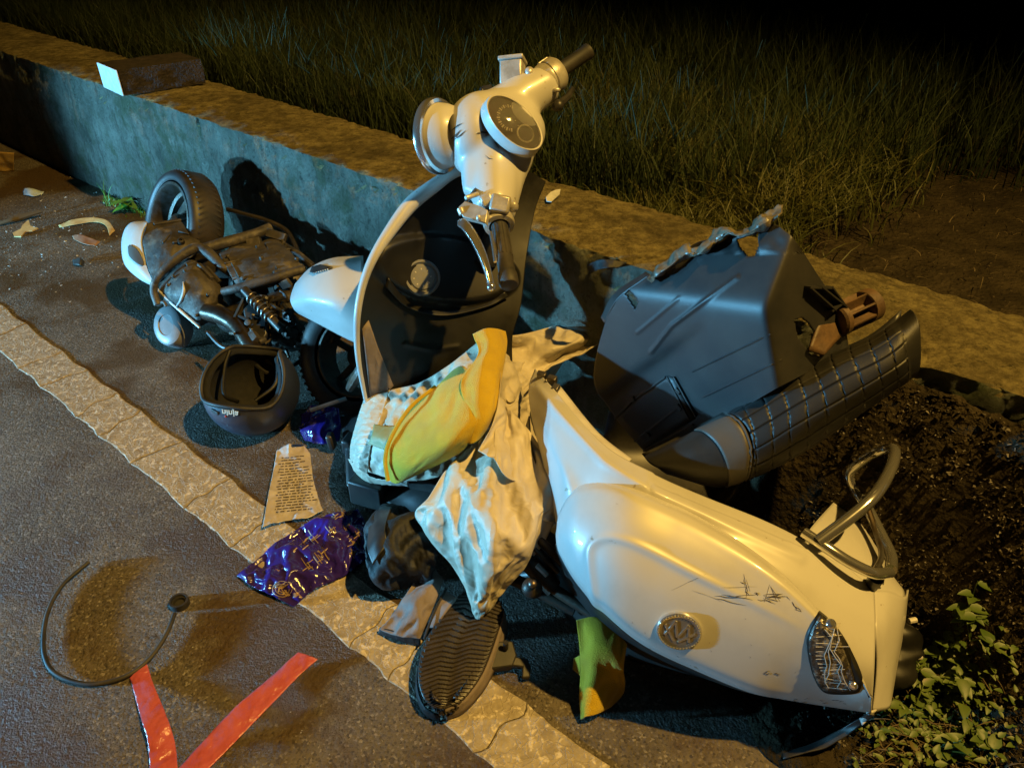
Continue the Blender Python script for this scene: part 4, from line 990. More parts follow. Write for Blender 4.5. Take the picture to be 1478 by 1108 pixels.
# near controls
lg0 = D(720, 322, 1.72); lg1 = D(735, 412, 1.62); la = (lg1-lg0).normalized(); LL = (lg1-lg0).length
gp = lathe('handlebar_grip', [(.019, 0), (.021, .004), (.019, .01), (.0185, LL*.80), (.021, LL*.84), (.0215, LL*.97), (.018, LL), (0, LL+.002)], lg0, la, 'rubber', fa, 28)
rg = MB()
for k in range(14): rg.box(lg0+la*(.04+.0)+frame(la)[0]*.0185*math.cos(2*math.pi*k/14)+frame(la)[1]*.0185*math.sin(2*math.pi*k/14)+la*.02, .09, .0025, .0025, la, ZI)
rg.out('grip_rib', 'rubber', gp)
lathe('grip_collar', [(.028, -.02), (.034, -.012), (.036, 0), (.034, .010), (.024, .012)], lg0, la, 'alloy', fa, 32)
pe = MB(); pe.box(D(722, 296, 1.70), .045, .04, .04, XI*.95-YI*.2, YI); pe.ell(D(741, 298, 1.72), .012, .012, .014); pe.box(D(703, 290, 1.73), .03, .03, .03, XI*.8+YI*.3, YI)
po = pe.out('switch_block', 'alloy', fa, bevel=.006)
pp = MB(); pp.slab(T([(661, 299, 1.70), (671, 290, 1.70), (690, 296, 1.69), (704, 303, 1.68), (701, 322, 1.67), (690, 318, 1.68), (668, 313, 1.69)]), .018); pp.ell(D(691, 315, 1.665), .006, .006, .008); pp.tube([D(668, 310, 1.70), D(664, 300, 1.70)], .009); pp.tube([D(672, 286, 1.72), D(690, 280, 1.74)], .006)
pp.out('lever_perch', 'alloy', fa, bevel=.002)
lv = grid([T([(660, 318, 1.68), (672, 316, 1.67), (688, 336, 1.655), (700, 360, 1.645), (708, 385, 1.63), (713, 408, 1.62)]), T([(660, 325, 1.67), (668, 331, 1.655), (680, 345, 1.64), (693, 368, 1.625), (702, 390, 1.615), (707, 409, 1.61)])], 6, 30)
lo2 = gridobj('clutch_lever', lv, 'chrome', fa, solid=.007)
lb = MB(); lb.ell(D(709, 414, 1.61), .0095, .0095, .0095); lb.out('lever_ball', 'chrome', lo2)
tube('silver_strip', T([(708, 335, 1.68), (712, 355, 1.665), (715, 378, 1.65)]), .004, 'chrome', fa, 8)
wr = MB(); rng = random.Random(4)
for k in range(5): wr.tube([D(696+k*4, 300, 1.74), D(700+k*3, 318+rng.uniform(0, 8), 1.72), D(716, 322, 1.76)], .003, 6, 10)
wr.tube([D(672, 292, 1.72), D(690, 270, 1.78), D(700, 255, 1.83)], .005, 6, 12)
wr.out('cable', 'black', fa)
# ================================================================== ENGINE UNIT
en = thing('engine_unit', P(330, 470, 0), 'dusty scooter engine with rear wheel torn off and lying against the wall', 'engine')
wheel(en, D(265, 328, 2.93), XI*-.66+YI*-.02+ZI*.75, .212, .13, .158, 'steel', True, 'rear_wheel', False)
# white fairing crescent and brown mudguard
def G4(rows, nu=16, nv=24): return grid([T(r) for r in rows], nu, nv)
cr = G4([[(210, 319, 2.86), (190, 321, 2.84), (179, 333, 2.82), (175, 355, 2.80), (180, 382, 2.77), (200, 402, 2.73), (222, 414, 2.70)],
         [(212, 320, 2.82), (198, 328, 2.79), (190, 342, 2.77), (190, 362, 2.75), (198, 385, 2.72), (212, 402, 2.70), (224, 413, 2.68)],
         [(212, 321, 2.80), (206, 334, 2.77), (204, 350, 2.75), (208, 370, 2.73), (214, 388, 2.71), (220, 402, 2.69), (226, 412, 2.67)]], 20, 40)
gridobj('white_fairing', cr, 'white', en, solid=.004); bC = bvh(cr)
eb = cover('side_emblem', bC, [(186, 356), (190, 354), (200, 362), (208, 378), (207, 384), (200, 382), (188, 370)], 'seat_band', en, .004, .002)
tube('emblem_ring', onsurf(bC, [(186, 356), (190, 354), (200, 362), (208, 378), (207, 384), (200, 382), (188, 370)], .008), .002, 'chrome', eb, 6, 40, close_=0) if False else None
gd = G4([[(212, 322, 2.80), (240, 319, 2.84), (268, 317, 2.86), (282, 328, 2.83)], [(206, 350, 2.75), (238, 345, 2.72), (268, 345, 2.74), (288, 350, 2.76)], [(214, 388, 2.70), (236, 384, 2.68), (262, 375, 2.70), (284, 362, 2.72)], [(224, 410, 2.67), (232, 405, 2.66), (250, 392, 2.67), (270, 378, 2.70)]], 40, 40)
for i in range(40):
    for j in range(40): gd[i, j] += np.array(ZI)*(.006*noise.noise(Vector(gd[i, j])*18)+.003*noise.noise(Vector(gd[i, j])*60))
bG = bvh(gd); gridobj('rear_mudguard', gd, 'engine', en, solid=.006)
mg = MB()
surfbox(mg, bG, (222, 325), (270, 318), .012, .010, .004)
for a, c in (((236, 352), (246, 340)), ((250, 352), (262, 350)), ((258, 336), (272, 340))): surfbox(mg, bG, a, c, .006, .008, .006)
mg.out('mudguard_rib', 'engine', en, bevel=.002)
lathe('bolt', [(.012, -.004), (.012, .010), (.006, .012), (.006, .004), (0, .004)], hit(bG, 262, 350, .003)[0], hit(bG, 262, 350)[1], 'engine_dark', en, 16)
# belt cover
bcv = G4([[(238, 402, 2.66), (256, 386, 2.64), (277, 375, 2.64), (300, 390, 2.64), (312, 400, 2.64)], [(232, 412, 2.64), (256, 402, 2.57), (282, 398, 2.56), (306, 410, 2.57), (322, 424, 2.60)],
          [(230, 418, 2.63), (252, 424, 2.56), (276, 428, 2.54), (300, 434, 2.55), (318, 442, 2.60)], [(230, 422, 2.64), (250, 438, 2.60), (270, 454, 2.58), (287, 470, 2.57), (300, 466, 2.60)]], 40, 50)
for i in range(40):
    for j in range(50): gd2 = bcv[i, j]; bcv[i, j] = gd2+np.array(ZI)*(.005*noise.noise(Vector(gd2)*22)+.0015*noise.noise(Vector(gd2)*80))
bV = bvh(bcv); cvo = gridobj('belt_cover', bcv, 'engine', en, solid=.006)
tube('cover_edge', T([(224, 414, 2.64), (240, 430, 2.61), (262, 450, 2.58), (288, 473, 2.55)]), [.004, .005, .005, .003], 'white', cvo, 8, 20)
tube('cover_swoosh', onsurf(bV, [(265, 407), (266, 420), (262, 432), (256, 441)], .003), [.001, .005, .005, .002], 'white', cvo, 8, 16)
cb2 = MB(); surfbox(cb2, bV, (286, 384), (304, 404), .014, .014, .006); surfbox(cb2, bV, (296, 388), (316, 408), .012, .012, .008); surfbox(cb2, bV, (270, 384), (282, 380), .012, .012, .004)
for q in ((268, 392), (252, 400), (300, 425), (244, 412), (284, 455)): cb2.lathe([(.006, 0), (.006, .010), (0, .010)], hit(bV, *q, 0)[0], hit(bV, *q)[1], 8)
cb2.out('cover_rib', 'engine', cvo, bevel=.002)
# muffler end cap, pale grey disc on the road
mc = D(243, 470, 2.66); md = (ZI*.78+XI*-.28+YI*.12).normalized()
mf = lathe('muffler_cap', [(0, .010), (.030, .010), (.032, .013), (.050, .011), (.058, .005), (.061, -.008), (.061, -.05)], mc, md, 'cap_grey', en, 40, up=XI*.5+YI*-.86, sq=1.25)
tube('cap_hook', T([(228, 440, 2.62), (236, 436, 2.60), (240, 442, 2.60)]), .006, 'engine', mf, 8, 12)
# frame tubes
tube('rear_frame_tube', T([(228, 440, 2.61), (222, 420, 2.61), (226, 402, 2.60), (244, 383, 2.60), (266, 366, 2.62), (286, 358, 2.64), (302, 366, 2.63), (320, 384, 2.62), (338, 398, 2.62)]), [.013, .013, .013, .015, .017, .019, .018, .016, .014], 'engine', en, 12, 60)
tube('swing_arm', T([(292, 360, 2.70), (330, 349, 2.74), (368, 338, 2.80), (390, 330, 2.84)]), [.020, .021, .020, .022], 'engine', en, 14, 20)
tube('rack_tube', T([(328, 302, 2.98), (352, 309, 2.96), (384, 318, 2.92), (412, 332, 2.88), (424, 350, 2.82), (430, 366, 2.76)]), .009, 'engine_dark', en, 8, 30)
tube('rack_tube', T([(392, 334, 2.84), (408, 352, 2.80), (430, 366, 2.74), (452, 384, 2.68)]), .011, 'engine', en, 8, 20)
# crankcase
ck = G4([[(316, 366, 2.70), (345, 352, 2.76), (372, 350, 2.78), (396, 343, 2.80), (414, 356, 2.78)], [(324, 380, 2.62), (352, 368, 2.66), (380, 362, 2.68), (404, 358, 2.70), (424, 368, 2.68)],
         [(334, 398, 2.58), (360, 388, 2.58), (388, 380, 2.60), (414, 374, 2.62), (434, 380, 2.62)], [(346, 416, 2.57), (372, 408, 2.56), (398, 400, 2.57), (424, 392, 2.58), (442, 386, 2.62)]], 60, 60)
for i in range(60):
    for j in range(60):
        x, y = topx(ck[i, j]); q = Vector(ck[i, j]); d_ = .005*noise.noise(q*30)
        s_ = y+.30*(x-380); d_ += .008*(1 if s_ > 372 else 0)+.006*(1 if s_ > 388 else 0)-.004*(1 if s_ > 402 else 0)
        ck[i, j] += np.array(ZI)*d_
bH = bvh(ck); cko = gridobj('crankcase', ck, 'engine', en, solid=.01)
cr2 = MB()
for a, c in (((324, 384), (420, 360)), ((336, 404), (430, 378)), ((330, 372), (346, 400)), ((384, 352), (400, 388))): surfbox(cr2, bH, a, c, .005, .007, .004)
for q in ((330, 372), (372, 358), (408, 352), (428, 376), (378, 374), (352, 402), (398, 394)): cr2.lathe([(.008, -.004), (.008, .010), (.004, .012), (0, .012)], hit(bH, *q, 0)[0], hit(bH, *q)[1], 8)
cr2.box(hit(bH, 400, 338, .01)[0], .07, .03, .03, XI*.95-YI*.3, YI); cr2.box(hit(bH, 366, 340, 0)[0], .05, .03, .03, XI*.95+YI*.2, YI)
cr2.out('crankcase_rib', 'engine', cko, bevel=.0015)
tube('oil_pipe', T([(322, 421, 2.56), (350, 414, 2.54), (396, 401, 2.55), (440, 388, 2.58)]), [.014, .015, .016, .015], 'engine', en, 10, 20)
# cylinder, fins, shock absorber, hoses
ff = MB()
for k in range(9): ff.box(D(352+k*7, 452-k*1.5+k*k*.2, 2.52+.005*k), .008, .10, .10, XI*.85-YI*.4+ZI*.1, YI*.8+XI*.4)
ff.out('cooling_fin', 'engine_dark', en, bevel=.001)
ckd = MB(); ckd.slab(T([(350, 446, 2.47), (366, 430, 2.48), (384, 455, 2.46), (386, 482, 2.44), (376, 494, 2.43), (356, 478, 2.45)]), .03); ckd.out('cylinder_shroud', 'black', en, bevel=.006)
V = []; a0 = D(362, 428, 2.46); a1 = D(394, 462, 2.42); axx = (a1-a0); x_, y_, _ = frame(axx)
tube('shock_spring', [a0+axx*k/80+(x_*math.cos(k*.5)+y_*math.sin(k*.5))*.018 for k in range(81)], .0035, 'steel', en, 8)
tube('shock_body', [a0-axx*.3, a1+axx*.4], .014, 'engine_dark', en, 14)
ex = tube('exhaust_pipe', T([(298, 450, 2.55), (318, 455, 2.52), (337, 466, 2.49), (350, 482, 2.45), (362, 500, 2.42), (378, 511, 2.39), (400, 518, 2.36)]), [.028, .030, .027, .024, .024, .024, .025], 'pipe', en, 20, 50)
lathe('pipe_mouth', [(.024, -.01), (.029, 0), (.029, .012), (.022, .013), (.021, -.02), (0, -.03)], D(400, 518, 2.36), D(406, 520, 2.35)-D(396, 517, 2.37), 'pipe', ex, 24)
mbx = MB(); mbx.ell(D(302, 448, 2.62), .07, .05, .05); mbx.out('pipe_bend_shield', 'engine', en)
un = MB()
for x, y, t, a, b, c in ((330, 400, 2.80, .17, .07, .08), (390, 410, 2.72, .15, .07, .08), (300, 430, 2.75, .16, .07, .07), (370, 460, 2.62, .14, .08, .06), (420, 440, 2.62, .10, .10, .06), (260, 395, 2.82, .12, .06, .06), (415, 480, 2.56, .10, .08, .06)): un.ell(D(x, y, t), a, b, c)
un.out('engine_underside', 'engine_dark', en, join=True)
rng = random.Random(21)
hz = MB(); bz = MB()
for k in range(34):
    x = rng.uniform(345, 440); y = rng.uniform(405, 500)+(.1*(x-390)); t = 2.50-(y-450)*.0015+rng.uniform(-.03, .04)
    if rng.random() < .5: bz.box(D(x, y, t), rng.uniform(.015, .05), rng.uniform(.01, .04), rng.uniform(.01, .03), (rng.uniform(-1, 1), rng.uniform(-1, 1), rng.uniform(-.5, .5)), (rng.uniform(-1, 1), rng.uniform(-1, 1), .6))
    else:
        r_ = rng.uniform(.008, .02); bz.lathe([(0, -.012), (r_, -.012), (r_, .012), (r_*.5, .014), (0, .014)], D(x, y, t), (rng.uniform(-1, 1), -1, rng.uniform(0, 1)), 10)
for k in range(9):
    x = rng.uniform(350, 430); y = rng.uniform(405, 470)
    hz.tube([D(x+rng.uniform(-20, 20)*j*.6, y+j*rng.uniform(4, 16), 2.47+rng.uniform(-.02, .02)) for j in range(4)], rng.uniform(.004, .008), 6, 16)
bz.out('engine_fittings', 'engine', en, bevel=.0015, kind='stuff'); hz.out('hose', 'black', en)
tube('brake_cable', T([(300, 480, 2.5), (320, 500, 2.45), (352, 512, 2.40), (392, 540, 2.34), (436, 520, 2.38)]), .006, 'black', en, 6, 24)
lt_ = MB()
for k in range(26):                                   # small parts glinting in the dark below
    x = rng.uniform(330, 440); y = rng.uniform(470, 530); lt_.box(D(x, y, 2.45+rng.uniform(-.04, .04)), rng.uniform(.01, .04), .008, .008, (rng.uniform(-1, 1), rng.uniform(-1, 1), .3), (0, 1, 1))
lt_.out('loose_brackets', 'steel', en, bevel=.001, kind='stuff')
# ================================================================== HELMET
hm = thing('helmet', P(376, 612, 0), 'matt dark open-face helmet lying upside down beside the exhaust pipe', 'helmet')
HC = P(376, 612, 0)+Vector((0, .0, .135))
Rm = Matrix.Rotation(math.radians(-7), 3, 'Z')@Matrix.Rotation(math.radians(-30), 3, 'X')@Matrix.Rotation(math.radians(3), 3, 'Y')@Matrix.Rotation(math.pi, 3, 'Y')
def hl_(th, ph, s=1.0):      # th from crown, ph azimuth (0 = front -y)
    v = Vector((.137*math.sin(th)*math.sin(ph), -.150*math.sin(th)*math.cos(ph), .142*math.cos(th)))*s
    if v.z < 0: v.x *= 1-.10*(v.z/.14)**2
    return v
def th_end(ph):
    a = abs((ph+math.pi) % (2*math.pi)-math.pi)
    f = 1/(1+math.exp(-(a-math.radians(68))*9)); return math.radians(74)*(1-f)+math.radians(146)*f
def hgrid(s, n=120, m=40):
    return [[HC+Rm@hl_(th_end(2*math.pi*j/n)*i/(m-1), 2*math.pi*j/n, s) for j in range(n)] for i in range(m)]
Hg = hgrid(1); V = [p for r in Hg for p in r]; mk('helmet_shell', V, gfaces(40, 120, 0, True), 'helmet', hm, solid=.005, off=1)
Hi = hgrid(.955); mk('padding', [p for r in Hi for p in r], gfaces(40, 120, 0, True), 'liner', hm, solid=.018, off=1)
tube('edge_piping', Hg[-1]+Hg[-1][:1], .0055, 'rubber', hm, 10)
tube('stitched_seam', [HC+Rm@hl_(th_end(2*math.pi*j/120)-.05, 2*math.pi*j/120, 1.008) for j in range(-30, 31)], .0012, 'seat_band', hm, 6)
def hp(ph, dth, s=1.012):
    return HC+Rm@hl_(th_end(ph)-dth, ph, s)
lp = grid([[hp(p_, .05) for p_ in np.linspace(-.26, .14, 6)], [hp(p_, .17) for p_ in np.linspace(-.26, .14, 6)]], 4, 16); lpo = gridobj('logo_plate', lp, 'black', hm, solid=.001)
def text(name, s, size, c, xdir, ydir, m, parent, ext=.0005):
    cu = bpy.data.curves.new(name, 'FONT'); cu.body = s; cu.size = size; cu.extrude = ext; cu.align_x = 'CENTER'; cu.align_y = 'CENTER'; cu.offset = size*.02
    to = bpy.data.objects.new(name, cu); x = Vector(xdir).normalized(); zz = x.cross(Vector(ydir)).normalized(); y = zz.cross(x)
    mt_ = Matrix((x, y, zz)).transposed().to_4x4(); mt_.translation = Vector(c)
    COL.objects.link(to); dg = bpy.context.evaluated_depsgraph_get(); me = bpy.data.meshes.new_from_object(to.evaluated_get(dg)); bpy.data.objects.remove(to)
    me.transform(Matrix.Translation(Vector(c)-origin(parent))@mt_.to_3x3().to_4x4()); me.materials.clear(); me.materials.append(M[m])
    o = bpy.data.objects.new(name, me); COL.objects.link(o); o.parent = parent; return o
cc = hp(-.05, .115, 1.022); text('logo', 'ninja', .026, cc, (hp(-.18, .068)-hp(.1, .068))*1, hp(-.04, .10)-hp(-.04, .03), 'dial_mark', lpo)
vt = MB(); A_ = hp(.42, .14, 1.008); B_ = hp(.30, .17, 1.008); vt.box((A_+B_)/2, .026, .012, .006, B_-A_, hp(.36, .25)-A_)
vt.out('vent', 'rubber', hm, bevel=.002)
cs2 = MB(); cs2.ell(hp(.08, .22, 1.005), .004, .004, .004, n=10); cs2.out('red_stud', 'tape', hm)
st2 = MB(); st2.tube([hp(1.5, .0, .93), hp(1.2, -.2, .70), hp(.6, -.1, .62), hp(.0, .1, .6)], .006, 8, 20); st2.tube([hp(-1.5, .0, .93), hp(-1.2, .1, .72), hp(-.6, .0, .62)], .006, 8, 20)
st2.out('chin_strap', 'black_gloss', hm)
# ================================================================== CLOTHES
rc = thing('raincoat', P(700, 700, 0), 'crumpled cream raincoat draped over the wreck with an elastic cuff', 'raincoat')
def sheetcloth(name, rows, m, parent, nu, nv, ku, kv, seed=0, solid=.0012, s2=1.012, **k):
    up = lambda A, a, b: np.transpose(crom(np.transpose(crom(A, a), (1, 0, 2)), b), (1, 0, 2))
    a1, b1 = max(12, nu//5), max(12, nv//5); G = grid([Z(r) for r in rows], a1, b1)
    G = relax(G, ku, kv, 160, .006, .25, seed=seed, n0=.010, **k)
    G = relax(up(G, int(a1*2.3), int(b1*2.3)), s2, s2, 30, .03, .20, .012, seed=seed+3, n0=.0006)
    G = up(G, nu, nv); gridobj(name, G, m, parent, solid=solid, sharp=75); return G
def cloth(name, rows, m, parent, nu=70, nv=70, amp=.012, freq=14, axis=(1, 1, 0), fine=.25, seed=0, edge=.0, solid=.0015):
    fd = folds(amp, freq, axis, fine, seed)
    if edge:
        g0 = fd
        fd = lambda p, u, v: g0(p, u, v)+edge*noise.noise(Vector(p)*26)
    return patch(name, [Z(r) for r in rows], m, parent, nu, nv, solid=solid, disp=fd)[1:]
def ang(a): return tuple(XI*math.cos(math.radians(a))+YI*math.sin(math.radians(a)))
# left sleeve with cuff
sheetcloth('sleeve', [[(560, 563, 0.245), (605, 552, 0.295), (650, 525, 0.360), (700, 485, 0.429)], [(548, 600, 0.255), (600, 590, 0.322), (655, 570, 0.383), (715, 545, 0.417)],
    [(535, 640, 0.215), (590, 640, 0.286), (650, 625, 0.340), (720, 610, 0.380)], [(528, 680, 0.135), (585, 694, 0.183), (650, 682, 0.240), (722, 640, 0.300)]], 'coat', rc, 110, 110, 1.02, 1.05, 1, lim=.012)
cloth('elastic_cuff', [[(528, 568, 0.225), (545, 561, 0.245), (563, 561, 0.255)], [(517, 600, 0.215), (530, 603, 0.245), (550, 602, 0.260)], [(506, 640, 0.175), (519, 640, 0.215), (536, 642, 0.225)], [(505, 662, 0.135), (516, 675, 0.155), (530, 684, 0.145)]], 'coat', rc, 120, 30, .0, 10, ang(70), 0, 1)
cf = bpy.data.objects['elastic_cuff']
A_ = cf.data.vertices
for i in range(120):
    for j in range(30):
        v = A_[i*30+j]; v.co += ZI*(0.0022*math.sin(i*.62+3.2*noise.noise(Vector((i*.15, j*.12, 0)))+.05*j)*(.35+.65*abs(noise.noise(Vector((i*.3, j*.1, 4)))*2))*(1-.6*math.exp(-((j-9)/2.5)**2)))
cloth('sleeve_hem', [[(505, 660, 0.115), (516, 672, 0.135), (540, 690, 0.135), (590, 694, 0.176)], [(508, 668, 0.075), (524, 690, 0.085), (548, 696, 0.095), (590, 700, 0.126)]], 'coat', rc, 12, 50, .006, 20, ang(0))
cloth('green_cuff_band', [[(540, 612, 0.267), (560, 615, 0.280), (585, 612, 0.303)], [(536, 628, 0.267), (556, 632, 0.285), (578, 634, 0.295)], [(531, 640, 0.245), (552, 648, 0.260), (572, 650, 0.271)]], 'coat_green', rc, 20, 20, .003, 16, ang(60))
# upper back part reaching to the bucket
sheetcloth('coat_back', [[(690, 478, 0.350), (740, 484, 0.350), (800, 470, 0.300), (860, 450, 0.300), (890, 447, 0.300)], [(706, 500, 0.365), (750, 506, 0.291), (800, 500, 0.310), (850, 486, 0.310), (880, 478, 0.310)],
    [(722, 528, 0.365), (745, 535, 0.297), (780, 530, 0.260), (825, 508, 0.260), (870, 492, 0.310)], [(726, 570, 0.360), (740, 580, 0.344), (765, 560, 0.282), (790, 532, 0.270), (830, 515, 0.270)]], 'coat', rc, 90, 110, 1.04, 1.03, 2, lim=.014)
sheetcloth('coat_middle', [[(724, 520, 0.413), (750, 522, 0.296), (790, 520, 0.230), (815, 520, 0.210)], [(722, 560, 0.416), (750, 565, 0.286), (775, 560, 0.210), (790, 560, 0.190)], [(712, 610, 0.410), (735, 600, 0.343), (760, 600, 0.238), (775, 610, 0.200)], [(690, 650, 0.380), (715, 660, 0.370), (750, 650, 0.256), (790, 650, 0.190)]], 'coat', rc, 90, 80, 1.02, 1.06, 3, lim=.014)
# big hanging panel
sheetcloth('coat_front', [[(640, 682, 0.280), (680, 640, 0.330), (722, 590, 0.368), (745, 600, 0.375), (790, 655, 0.335)], [(618, 718, 0.250), (665, 700, 0.300), (712, 680, 0.340), (755, 675, 0.334), (806, 690, 0.335)],
    [(600, 742, 0.210), (655, 745, 0.270), (705, 745, 0.310), (760, 735, 0.311), (818, 708, 0.325)], [(620, 775, 0.170), (665, 785, 0.230), (710, 790, 0.270), (755, 780, 0.274), (808, 735, 0.295)],
    [(650, 812, 0.140), (675, 825, 0.180), (705, 830, 0.210), (740, 815, 0.223), (782, 788, 0.230)], [(678, 862, 0.090), (685, 868, 0.120), (698, 868, 0.130), (716, 855, 0.150), (740, 835, 0.163)], [(686, 893, 0.050), (689, 895, 0.060), (693, 894, 0.070), (700, 886, 0.080), (708, 876, 0.090)]], 'coat', rc, 150, 120, 1.02, 1.12, 5, lim=.026)
sheetcloth('collar_flap', [[(722, 588, 0.371), (742, 596, 0.346), (765, 625, 0.300)], [(715, 618, 0.390), (738, 640, 0.354), (765, 665, 0.295)], [(712, 660, 0.375), (735, 690, 0.345), (780, 700, 0.285)]], 'coat', rc, 60, 60, 1.01, 1.03, 7, lim=.01)
sheetcloth('storm_flap', [[(770, 655, 0.325), (800, 690, 0.325), (822, 706, 0.315)], [(762, 690, 0.310), (785, 715, 0.310), (810, 735, 0.295)], [(770, 742, 0.280), (788, 752, 0.280), (802, 752, 0.275)]], 'coat', rc, 50, 50, 1.02, 1.03, 9, lim=.01)
# towel
tw = thing('yellow_towel', P(640, 640, 0), 'long yellow towel twisted over the cream sleeve', 'towel')
sheetcloth('towel_front', [[(628, 560, 0.373), (655, 533, 0.408), (672, 530, 0.423), (690, 560, 0.423)], [(590, 590, 0.351), (628, 590, 0.393), (668, 592, 0.421), (690, 600, 0.423)], [(562, 635, 0.315), (605, 632, 0.360), (650, 632, 0.395), (682, 625, 0.398)],
    [(554, 665, 0.275), (588, 668, 0.310), (628, 662, 0.338), (668, 650, 0.351)], [(560, 692, 0.225), (572, 698, 0.236), (592, 690, 0.257), (630, 672, 0.289)]], 'towel', tw, 90, 80, 1, 1.01, 11, solid=.004, lim=.006, s2=1.0)
sheetcloth('towel_back', [[(682, 482, 0.440), (700, 474, 0.450), (716, 474, 0.440), (730, 478, 0.420)], [(690, 510, 0.440), (706, 503, 0.445), (722, 500, 0.430), (732, 498, 0.410)], [(665, 552, 0.430), (690, 548, 0.440), (712, 548, 0.430), (724, 548, 0.410)],
    [(676, 600, 0.415), (690, 598, 0.425), (706, 598, 0.420), (718, 590, 0.400)], [(672, 640, 0.370), (680, 640, 0.380), (690, 636, 0.380), (700, 625, 0.370)]], 'towel', tw, 80, 60, 1, 1.02, 12, solid=.004, lim=.008, s2=1.0)
tube('towel_hem', [P(x, y, z) for x, y, z in ((560, 694, .250), (556, 662, .292), (565, 630, .332), (592, 588, .372), (628, 558, .385))], .005, 'towel', tw, 8, 40)
# ================================================================== THINGS ON THE ROAD
def thing_cloth(name, base, label, cat, parts):
    r = thing(name, base, label, cat)
    for a in parts: cloth(a[0], a[1], a[2], r, *a[3:])
    return r
yc = thing('yellow_cloth', P(865, 980, 0), 'small yellow cloth hanging out under the white side panel', 'cloth')
sheetcloth('cloth_sheet', [[(832, 895, .16), (860, 890, .17), (890, 905, .16), (905, 930, .14)], [(836, 930, .12), (860, 930, .14), (885, 945, .13), (900, 965, .10)], [(838, 965, .08), (858, 965, .10), (882, 975, .08), (902, 992, .04)], [(836, 1005, .04), (850, 1005, .06), (872, 1005, .05), (896, 1006, .02)], [(838, 1038, .01), (845, 1034, .03), (862, 1030, .03), (882, 1020, .012)]], 'towel', yc, 70, 60, 1.01, 1.04, 14, solid=.003, lim=.015, s2=1.0)
cloth('cloth_corner', [[(828, 950, .05), (838, 945, .07)], [(827, 965, .03), (838, 975, .05)]], 'towel', yc, 10, 10, .003, 10)
# printed sleeve
sl = thing('printed_leaflet', P(420, 705, 0), 'crumpled clear sleeve with printed grey lines lying on the road line', 'leaflet')
rows = [[(400, 650, .012), (418, 643, .02), (438, 645, .012), (448, 656, .01)], [(394, 680, .02), (415, 680, .012), (440, 680, .014), (452, 690, .01)], [(386, 720, .024), (412, 718, .012), (445, 715, .014), (460, 720, .01)], [(379, 763, .01), (410, 752, .012), (442, 748, .012), (467, 738, .008)]]
Gs_, _ = cloth('sleeve_film', rows, 'film', sl, 60, 50, .006, 16, ang(80), .5, 21, 0, .0006)
bS = bvh(Gs_); pl = MB(); rng = random.Random(2)
for k in range(20):
    y0 = 662+k*4.1; x0 = 402-k*.35; x1 = 440+k*.7; x = x0+rng.uniform(0, 5)
    while x < x1-rng.choice((0, 0, 12)):
        l = rng.uniform(2, 9); p = [hit(bS, x+l*q/2, y0-(x+l*q/2-x0)*.10, .0025)[0] for q in range(3)]; wv = YI*.0012
        pl.add([a for q in p for a in (q-wv, q+wv)], [(0, 1, 3, 2), (2, 3, 5, 4)]); x += l+rng.uniform(1, 2.4)
pl.out('printed_text', 'print', sl, smooth=False, kind='stuff')
# purple film bag
pb = thing('purple_bag', P(445, 805, 0), 'shiny purple plastic bag with gold print lying across the road line', 'bag')
Gp_ = sheetcloth('bag_film', [[(342, 830, .006), (372, 806, .008), (415, 772, .012), (465, 745, .014), (516, 735, .01)], [(365, 846, .012), (395, 828, .03), (438, 795, .035), (480, 768, .03), (526, 752, .015)],
    [(395, 860, .012), (425, 842, .025), (465, 812, .03), (498, 792, .025), (530, 778, .012)], [(424, 875, .005), (450, 853, .01), (480, 838, .01), (505, 825, .01), (530, 803, .006)]], 'purple', pb, 130, 150, 1.1, 1.14, 31, solid=.0006, lim=.03)
bP = bvh(Gp_); gp_ = MB(); rng = random.Random(8)
def glyph(cx, cy, s, a):
    """a blocky character of crossed strokes, as on the bag"""
    for _ in range(6):
        x = cx+rng.uniform(-s, s); y = cy+rng.uniform(-s, s); b = a+rng.choice((0, math.pi/2))+rng.gauss(0, .08); l = rng.uniform(.6, 1.2)*s
        p = [hit(bP, x+math.cos(b)*l*q, y-math.sin(b)*l*q, .0022)[0] for q in (-1, 0, 1)]; wv = (p[2]-p[0]).cross(ZI).normalized()*.0011
        gp_.add([u_ for q in p for u_ in (q-wv, q+wv)], [(0, 1, 3, 2), (2, 3, 5, 4)])
for cx, cy, s in ((494, 742, 4), (504, 739, 4), (484, 746, 3), (436, 786, 7), (450, 777, 7), (456, 806, 6), (468, 796, 6), (444, 815, 6), (405, 848, 7), (512, 786, 6), (518, 770, 5), (478, 764, 5), (508, 800, 5), (500, 760, 4), (413, 856, 4)): glyph(cx, cy, s, .6)
for k in range(3):
    q = [hit(bP, 408+(6+k*4)*math.cos(a), 850+(5+k*3)*math.sin(a), .0022)[0] for a in np.linspace(0, 5.2, 14)]; gp_.tube(q, .0009, 4)
gp_.out('gold_print', 'gold', pb, smooth=False, kind='stuff')
